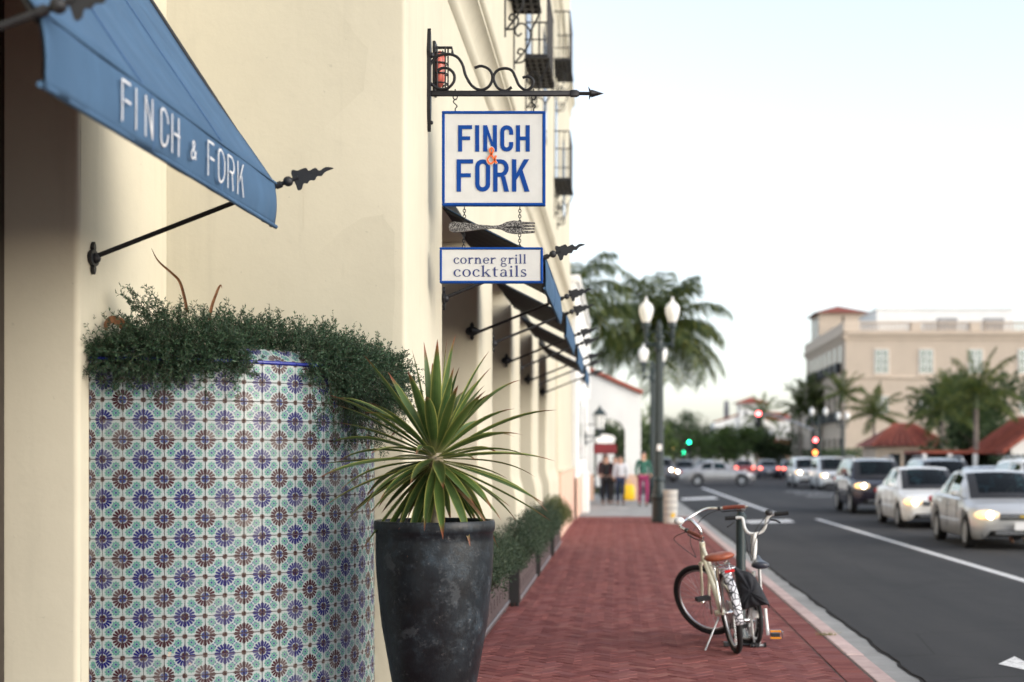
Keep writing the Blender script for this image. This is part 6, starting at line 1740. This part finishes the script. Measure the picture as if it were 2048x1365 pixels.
palm('palm with long drooping fronds hanging past the arcade corner', -1.85, 54.5, 6.9, 2.6, 18, 8, .2, 0, .9, 2.2, mat=m_palm2)
palm('slim palm in front of the beige building, left of the other two', 17.4, 97, 4.0, 1.9, 22, 5, .13, 0, .62)
palm('bushy palm between the slim palm and the tall right palm', 17.3, 76, 3.6, 1.9, 22, 6, .13, 0, .62)
palm('tall palm nearest the right edge with broad crown', 17.2, 68.5, 4.0, 2.1, 22, 7, .15, 0, .62)
for k, (px_, H) in enumerate(((1566, 5.6), (1590, 6.4), (1607, 5.4))):
    palm(['leftmost of the three palms by the traffic light', 'middle and tallest of the three palms by the traffic light', 'rightmost of the three palms by the traffic light'][k], (px_ - 1238) * 134 / 2844 + 1.6, 134, H, 2.3, 22, 20 + k, .16)
palm('small palm at the left end of the beige building', 18.2, 116, 6.2, 2.0, 20, 31, .14)
palm('small palm in front of the white tower house', 17.3, 172, 6.0, 2.4, 20, 32, .16)
def tree(label, x, y, H, Rx, Rz, seed, mat, n=2600, ls=.22, trunk=.2, name='street_tree', group='leafy street trees'):
    rg = random.Random(seed); rt = thing(name, label, 'tree', (x, y, 0), group=group); tk = MB()
    tk.tube([(0, 0, 0), (.05, 0, H * .3), (0, .05, H * .55)], [trunk, trunk * .75, trunk * .5], 8); cl = []
    for k in range(16):
        v = Vector((rg.gauss(0, .45), rg.gauss(0, .45), rg.gauss(0, .4))); c_ = Vector((v.x * Rx, v.y * Rx, H - Rz + v.z * Rz)); cl.append((c_, rg.uniform(.28, .46)))
        tk.tube([(0, .03, H * .5), c_ * .55 + Vector((0, 0, H * .22)), c_], [trunk * .4, trunk * .22, .02], 5)
    tk.build('trunk', m_bark, rt, 60); lf = MB()
    for i in range(n):
        c_, s = cl[rg.randrange(16)]; v = Vector((rg.gauss(0, 1), rg.gauss(0, 1), rg.gauss(0, 1))).normalized() * rg.random() ** .45
        leaf(lf, c_ + Vector((v.x * Rx * s, v.y * Rx * s, v.z * Rz * s)), v + Vector((0, 0, .3)), rv(), ls * rg.uniform(.6, 1.3), ls * .45)
    lf.build('crown', mat, rt)
tree('broad dark evergreen tree standing before the beige building', 20.6, 86, 7.7, 3.3, 3.0, 1, m_tree, 7000, .36)
tree('dark bushy tree under the tall right palm', 19.9, 74, 3.6, 2.0, 1.6, 2, m_tree, 3600, .3)
tree('dense dark shrub-like tree right of the hip-roofed house', 20.6, 82, 4.4, 2.0, 2.0, 9, m_tree, 3600, .3)
for k, (px_, y, H, rx, m2) in enumerate(((1345, 165, 5.6, 2.6, m_tree2), (1378, 150, 5.4, 2.6, m_tree), (1412, 145, 4.6, 2.4, m_tree2), (1452, 140, 4.4, 2.2, m_tree2), (1492, 150, 5.2, 2.4, m_tree2), (1525, 155, 5.6, 2.6, m_tree), (1318, 130, 5.2, 2.4, m_tree), (1296, 110, 4.6, 1.8, m_tree2), (1548, 150, 4.8, 2.6, m_tree), (1470, 190, 5.0, 3.0, m_tree), (1360, 210, 7.5, 3.4, m_tree), (1430, 230, 6.2, 3.6, m_tree2))):
    nm = ['first', 'second', 'third', 'fourth', 'fifth', 'sixth', 'seventh', 'eighth', 'ninth', 'tenth', 'eleventh', 'twelfth']
    lab = ['bright green tree right of the far lamp post', 'dark green tree above the green traffic lights', 'bright green tree above the turning silver sedan', 'light green tree just right of the turning sedan', 'light green tree below the white tower house', 'dark green tree left of the three palms', 'dark green tree right behind the street lamp posts', 'light green tree showing left of the lamp posts', 'dark green tree behind the three palm trunks', 'dark green tree before the white tower house wing', 'tall dark green tree farthest down the left side', 'light green tree farthest down the street centre'][k]
    tree(lab, (px_ - 1238) * y / 2844, y, H, rx, H * .42, 50 + k, m2, 1500, .4)
tree('dark green tree seen through the white arch', -.9, 66, 4.3, 2.0, 2.2, 77, m_tree, 3000, .3)
def hedge(label, x0, x1, y0, y1, h, mat):
    rg = random.Random(int(x0 * 7)); mb = MB()
    for i in range(2600):
        leaf(mb, Vector((rg.uniform(x0, x1), rg.uniform(y0, y1), h * rg.random() ** .6)), rv() + Vector((0, 0, .4)), rv(), .22, .12)
    o = mb.build('hedge', mat, None); tag(o, label, 'hedge')
hedge('low dark hedge at the foot of the beige building street front', 17.2, 18.6, 100, 140, 2.2, m_tree)
hedge('dark hedge under the palms at right', 17.4, 19, 62, 74, 1.6, m_tree)

# ================================================================== BEIGE BUILDING ACROSS THE STREET
bb_ = thing('beige_building', 'large three-storey beige stone building with balustrade and red-roofed corner tower', 'building', (19.1, 120, 0))
W_, D_, Hh = 30., 25., 12.0
MB().box(0, W_, .0, D_, 0, Hh).build('wall', m_beige, bb_)
MB().box(-.0, 8, D_, D_ + 14, 0, 7.2).build('wing_wall', m_beige, bb_)
m_beigel = stucco('pale_stone', (.62, .52, .42)); m_shaded = m_beige
cor = [(0, 11.45), (.12, 11.5), (.12, 11.65), (.3, 11.85), (.36, 11.9), (.36, 12.05), (0, 12.08)]
mb = MB(); mb.loft([[Vector((x, -a, z)) for a, z in cor] for x in (-.36, W_)]); mb.build('cornice', m_beigel, bb_, fix=True)
mb = MB(); mb.loft([[Vector((-a - .001, y, z)) for a, z in cor] for y in (-.36, D_)]); mb.build('cornice', m_beigel, bb_, fix=True)
for z in (8.05 - .15,):
    MB().cbox(-.14, W_, -.14, -.001, 8.2, 8.4, .03).build('string_course', m_beigel, bb_); MB().cbox(-.14, -.002, 0, D_, 8.2, 8.4, .03).build('string_course', m_beigel, bb_)
MB().cbox(-.2, 1.2, -.2, D_, Hh + .1, Hh + 1.0, .04).build('parapet', m_beigel, bb_); MB().cbox(1.2, W_, -.15, .25, Hh + .1, Hh + .25, .03).build('balustrade_foot', m_beigel, bb_)
MB().cbox(1.2, W_, -.18, .28, Hh + .85, Hh + 1.0, .03).build('balustrade_rail', m_beigel, bb_)
for x in (5.5, 10.5, 15.5, 20.5, 25.5): MB().cbox(x, x + .9, -.17, .27, Hh + .25, Hh + .85, .03).build('balustrade_pier', m_beigel, bb_)
bal = MB().lathe([(.05, 0), (.07, .06), (.1, .2), (.06, .42), (.07, .58)], 8).mesh('baluster', m_beigel, 60)
x = 1.45
while x < 18:
    if not any(a - .05 < x < a + .95 for a in (5.5, 10.5, 15.5)): put('baluster', bal, bb_, (x, .05, Hh + .26))
    x += .33
MB().box(3.2, 15, 3, 12, Hh, Hh + 2.3).build('penthouse', m_white, bb_); MB().cbox(3.1, 15.1, 2.9, 12.1, Hh + 2.3, Hh + 2.45, .03).build('penthouse_roof', m_white, bb_)
for x in (8.2, 12.2, 18.5): MB().cbox(x, x + 1.6, 1.4, 2.4, Hh + .1, Hh + 1.45, .03).build('roof_vent', m_concrete, bb_)
# corner tower with hipped roof
TX0, TX1, TY0, TY1, TZ = .1, 4.5, 16.5, 22, 15.4
MB().box(TX0, TX1, TY0, TY1, Hh - .1, TZ).build('tower', m_beige, bb_)
tx, ty_ = (TX0 + TX1) / 2, (TY0 + TY1) / 2
MB().add([(TX0 - .5, TY0 - .5, TZ), (TX1 + .5, TY0 - .5, TZ), (TX1 + .5, TY1 + .5, TZ), (TX0 - .5, TY1 + .5, TZ), (tx, ty_, TZ + .95)], [(0, 1, 4), (1, 2, 4), (2, 3, 4), (3, 0, 4), (3, 2, 1, 0)]).build('tower_roof', m_redroof, bb_)
for k in range(2): MB().box(TX0 - .02, TX0 + .05, TY0 + 1 + k * 2.2, TY0 + 1.9 + k * 2.2, Hh + .8, TZ - .5).build('window', m_glassd, bb_)
MB().box(TX0 + 2.2, TX0 + 2.4, TY0 - .015, TY0 + .05, Hh, TZ - .3).build('downpipe', m_dark, bb_)
def far_window(x0, x1, z0, z1, nx, nz, glass):
    f = MB().cbox(x0 - .1, x1 + .1, -.05, .02, z0 - .12, z1 + .1, .02).build('window', m_beigel, bb_)
    MB().box(x0, x1, -.055, -.04, z0, z1).build('pane', glass, f)
    s = MB()
    for k in range(nx + 1): s.box(x0 + (x1 - x0) * k / nx - .025, x0 + (x1 - x0) * k / nx + .025, -.075, -.056, z0, z1)
    for k in range(nz + 1): s.box(x0 - .02, x1 + .02, -.073, -.057, z0 + (z1 - z0) * k / nz - .025, z0 + (z1 - z0) * k / nz + .025)
    s.build('glazing_bar', m_whitep, f); MB().cbox(x0 - .2, x1 + .2, -.2, -.001, z0 - .25, z0 - .121, .02).build('sill', m_beigel, f)
fw_x = lambda p_: (p_ - 1690) / 23.7
for a in (1749, 1838, 1937, 2036): far_window(fw_x(a), fw_x(a + 27), 8.65, 10.65, 2, 3, m_glassb)
for a in (1752, 1841, 1940, 2040): far_window(fw_x(a), fw_x(a + 24), 5.2, 6.7, 2, 2, m_glassb)
for a in (1752, 1841, 1940): far_window(fw_x(a), fw_x(a + 24), 1.4, 3.6, 2, 3, m_glassd)
for k in range(7):                              # street front: tall narrow windows with iron balconies
    yy = 2.0 + k * 3.05
    for z0, z1, bal_ in ((8.9, 11.1, True), (4.7, 7.1, True), (.8, 3.2, False)):
        f = MB().cbox(-.06, .02, yy - .12, yy + 1.12, z0 - .1, z1 + .12, .02).build('window', m_beigel, bb_); MB().box(-.075, -.062, yy, yy + 1.0, z0, z1).build('pane', m_glassd, f)
        if bal_: MB().cbox(-.55, -.08, yy - .2, yy + 1.2, z0 - .1, z0 + .75, .03).build('balcony', m_ironp, bb_)
for x, y, h in ((5.6, 6, 6.2), (16.6, 5, 3.2)): MB().tube([(x, y, Hh), (x, y, Hh + h)], .04, 5).build('antenna', m_steel, bb_)

# small red-roofed houses at right
def hip_house(label, x0, x1, y0, y1, he, hr, wallm, name='red_roofed_house'):
    rt = thing(name, label, 'house', (x0, y0, 0)); w, d = x1 - x0, y1 - y0
    MB().box(0, w, 0, d, 0, he).build('wall', wallm, rt)
    o = .5; r0, r1 = min(w, d) / 2, 0
    rf = MB(); a = [Vector((-o, -o, he)), Vector((w + o, -o, he)), Vector((w + o, d + o, he)), Vector((-o, d + o, he)), Vector((w * .35, d / 2, hr)), Vector((w * .65, d / 2, hr))]
    rf.add(a, [(0, 1, 5, 4), (1, 2, 5), (2, 3, 4, 5), (3, 0, 4), (3, 2, 1, 0)]); ro = rf.build('roof', m_redroof, rt)
    n = int((w + 2 * o) / .45)
    for k in range(n):
        f = (k + .5) / n; b = a[0].lerp(a[1], f); tpt = a[4].lerp(a[5], min(1, max(0, (f - .0)))); 
        MB().tube([b + Vector((0, -.03, .04)), tpt + Vector((0, -.03, .04))], .09, 5).build('roof_tile', m_redroof, ro)
    for k in range(2): MB().box(w * (.2 + .4 * k), w * (.35 + .4 * k), -.03, .02, .9, he - .5).build('window', m_glassd, rt)
    return rt
hip_house('low house with red tiled hip roof in front of the beige building', 16.2 + .4, 21.2, 92, 97, 2.3, 3.75, m_beige)
gh = thing('gable_house', 'white gabled house with red tiled roof at the right edge', 'house', (18.2, 66, 0))
gp = [(0, 0), (3.6, 0), (3.6, 2.0), (1.9, 3.3), (0.0, 2.0)]
MB().prism(gp, lambda u, v, w: Vector((u, w, v)), 6).build('wall', m_white, gh, fix=True)
for s in (0, 1):
    e0 = Vector((-.5, 0, 1.72)) if s == 0 else Vector((4.1, 0, 1.72)); tp_ = Vector((1.9, 0, 3.42))
    MB().loft([[e0 + Vector((0, yy, zz)) for yy, zz in ((-.5, 0), (6.3, 0), (6.3, .12), (-.5, .12))], [tp_ + Vector((0, yy, zz)) for yy, zz in ((-.5, 0), (6.3, 0), (6.3, .12), (-.5, .12))]]).build('roof', m_redroof, gh, fix=True)
    for k in range(14):
        yy = -.45 + k * .5; MB().tube([e0 + Vector((0, yy, .13)), tp_ + Vector((0, yy, .13))], .09, 6).build('roof_tile', m_redroof, gh)
MB().box(1.2, 2.5, -.03, .03, 1.0, 1.7).build('window', m_glassd, gh)
MB().box(-4.0, -.05, 1.0, 5, 1.75, 1.9).build('porch_roof', m_redroof, gh)
for k in range(4): MB().cbox(-3.9 + k * 1.2, -3.7 + k * 1.2, 1.0, 1.2, 0, 1.75, .02).build('porch_post', m_white, gh)
MB().box(-4, -.05, 4.6, 5, 0, 1.75).build('porch_wall', m_door, gh)

# white tower house far down the street
wt = thing('white_tower_house', 'white house with square tower and red hipped roof far down the street', 'house', (18.6, 220, 0))
MB().box(0, 4.0, 0, 4, 0, 9.9).build('tower', m_white, wt)
MB().add([(-.8, -.8, 9.9), (4.8, -.8, 9.9), (4.8, 4.8, 9.9), (-.8, 4.8, 9.9), (2, 2, 10.95)], [(0, 1, 4), (1, 2, 4), (2, 3, 4), (3, 0, 4), (3, 2, 1, 0)]).build('tower_roof', m_redroof, wt)
MB().prism([(-3.9, 0), (0, 0), (0, 8.0), (-3.2, 6.9), (-3.9, 6.9)], lambda u, v, w: Vector((u, w + .3, v)), 8).build('wing', m_white, wt, fix=True)
MB().prism([(-3.5, 7.0), (0, 8.05), (0, 8.3), (-3.6, 7.2)], lambda u, v, w: Vector((u, w + .1, v)), 8.3).build('roof', m_redroof, wt, fix=True)
MB().box(4.0, 9, 1, 8, 0, 7.3).build('wing', m_white, wt); MB().add([(4, .6, 7.3), (9.4, .6, 7.3), (9.4, 8.4, 7.3), (4, 8.4, 7.3), (4, 4.5, 8.8), (7.5, 4.5, 8.6)], [(0, 1, 5, 4), (1, 2, 5), (2, 3, 4, 5), (3, 0, 4), (3, 2, 1, 0)]).build('roof', m_redroof, wt)
for x0, x1, z0, z1 in ((-2.4, -1.9, 4.6, 5.5), (-1.4, -1.1, 4.6, 5.2), (.8, 1.2, 7.8, 8.7), (1.2, 1.6, 4.8, 5.6)): MB().box(x0, x1, .28 if x0 < 0 else -.03, .33 if x0 < 0 else .02, z0, z1).build('window', m_glassd, wt)
MB().box(-2.1, -1.35, 3, 4, 7.3, 10.4).build('chimney', m_concrete, wt)
ph = thing('pink_shop', 'row of pinkish shop fronts at street level far down the street', 'shop', (17.0, 168, 0))
MB().box(0, 9, 0, 10, 0, 3.2).build('wall', stucco('salmon_stucco', (.60, .40, .30)), ph)
for k in range(3): MB().box(.6 + k * 2.8, 2.6 + k * 2.8, -.04, .02, .2, 2.4).build('window', m_glassd, ph)
MB().add([(-.5, -.8, 3.0), (9.3, -.8, 3.0), (9.3, .5, 3.7), (-.5, .5, 3.7)], [(0, 1, 2, 3)]).build('canopy', m_redroof, ph)
lb = thing('left_row_building', 'low pale building beyond the junction on the left', 'building', (-12, 92, 0))
MB().box(0, 10.4, 0, 30, 0, 4.2).build('wall', m_white, lb); MB().cbox(-.2, 10.7, -.2, 30.2, 4.2, 4.5, .05).build('coping', m_redroof, lb)
for k in range(3): MB().box(1.5 + k * 3, 3.4 + k * 3, -.03, .02, .8, 2.8).build('window', m_glassd, lb)

# ================================================================== TRAFFIC LIGHTS AND FAR LAMPS
m_gon = lampmat('green_signal', (.02, 1., .42), 6.); m_ron = lampmat('red_signal', (1., .10, .10), 9.); m_oon = lampmat('orange_hand', (1., .22, .05), 4.); m_yon = lampmat('warm_lamp', (1., .62, .2), 7.)
def sig_head(parent, c, lit, on, s=1.):
    hd_ = MB().cbox(c[0] - .17 * s, c[0] + .17 * s, c[1] - .1, c[1] + .1, c[2] - .52 * s, c[2] + .52 * s, .03).build('signal_head', m_blackp, parent)
    for k in range(3):
        z = c[2] + (.34 - .34 * k) * s
        MB().sph((c[0], c[1] - .11, z), .135 * s, 12, (1, .3, 1)).build('lens', on if k == lit else m_dark, hd_, 180)
        MB().lathe([(.145 * s, 0), (.145 * s, .14)], 12, Matrix.Translation((c[0], c[1] - .1, z)) @ Matrix.Rotation(pi / 2, 4, 'X'), 0, pi).build('visor', m_blackp, hd_)
ts = thing('traffic_signal', 'traffic signal on a long mast arm showing red at right', 'traffic light', (13.75, 100, 0))
MB().tube([(0, 0, 0), (0, 0, 3.6)], [.13, .1], 10).build('pole', m_green, ts, 60)
MB().tube(catmull([(0, 0, 3.4), (-1.3, 0, 4.0), (-2.7, 0, 4.45), (-3.9, 0, 4.6)], 5), .06, 8).build('mast_arm', m_steel, ts, 60)
sig_head(ts, (-3.95, 0, 4.25), 0, m_ron, 1.1); sig_head(ts, (.02, -.2, 2.45), 0, m_ron, .95)
MB().cbox(-.2, .2, -.3, -.12, 1.7, 2.1, .03).build('pedestrian_box', m_blackp, ts); MB().sph((0, -.31, 1.9), .14, 12, (1, .3, 1.25)).build('pedestrian_lamp', m_oon, ts, 180)
for k, (x, y, z, on, i, lab) in enumerate(((6.45, 131, 2.5, m_gon, 0, 'higher green traffic light far down the left lane'), (6.05, 134, 1.55, m_gon, 0, 'lower green traffic light far down the left lane'), (4.9, 132, 2.3, m_yon, 1, 'amber traffic light far down beside the lamp posts'))):
    tg = thing('traffic_light', lab, 'traffic light', (x, y, 0)); MB().tube([(0, 0, RZ), (0, 0, z)], .06, 8).build('pole', m_green, tg, 60); sig_head(tg, (0, -.1, z + .1), i, on, 1.0)
lamp_post('twin globe street lamp by the mast-arm traffic signal', 14.6, 104, 4.7, sp=.5)
lamp_post('twin globe street lamp before the beige building corner', 17.0, 108, 4.5, sp=.34)
lamp_post('twin globe street lamp left of the white tower house', 15.6, 150, 3.9, sp=.4)
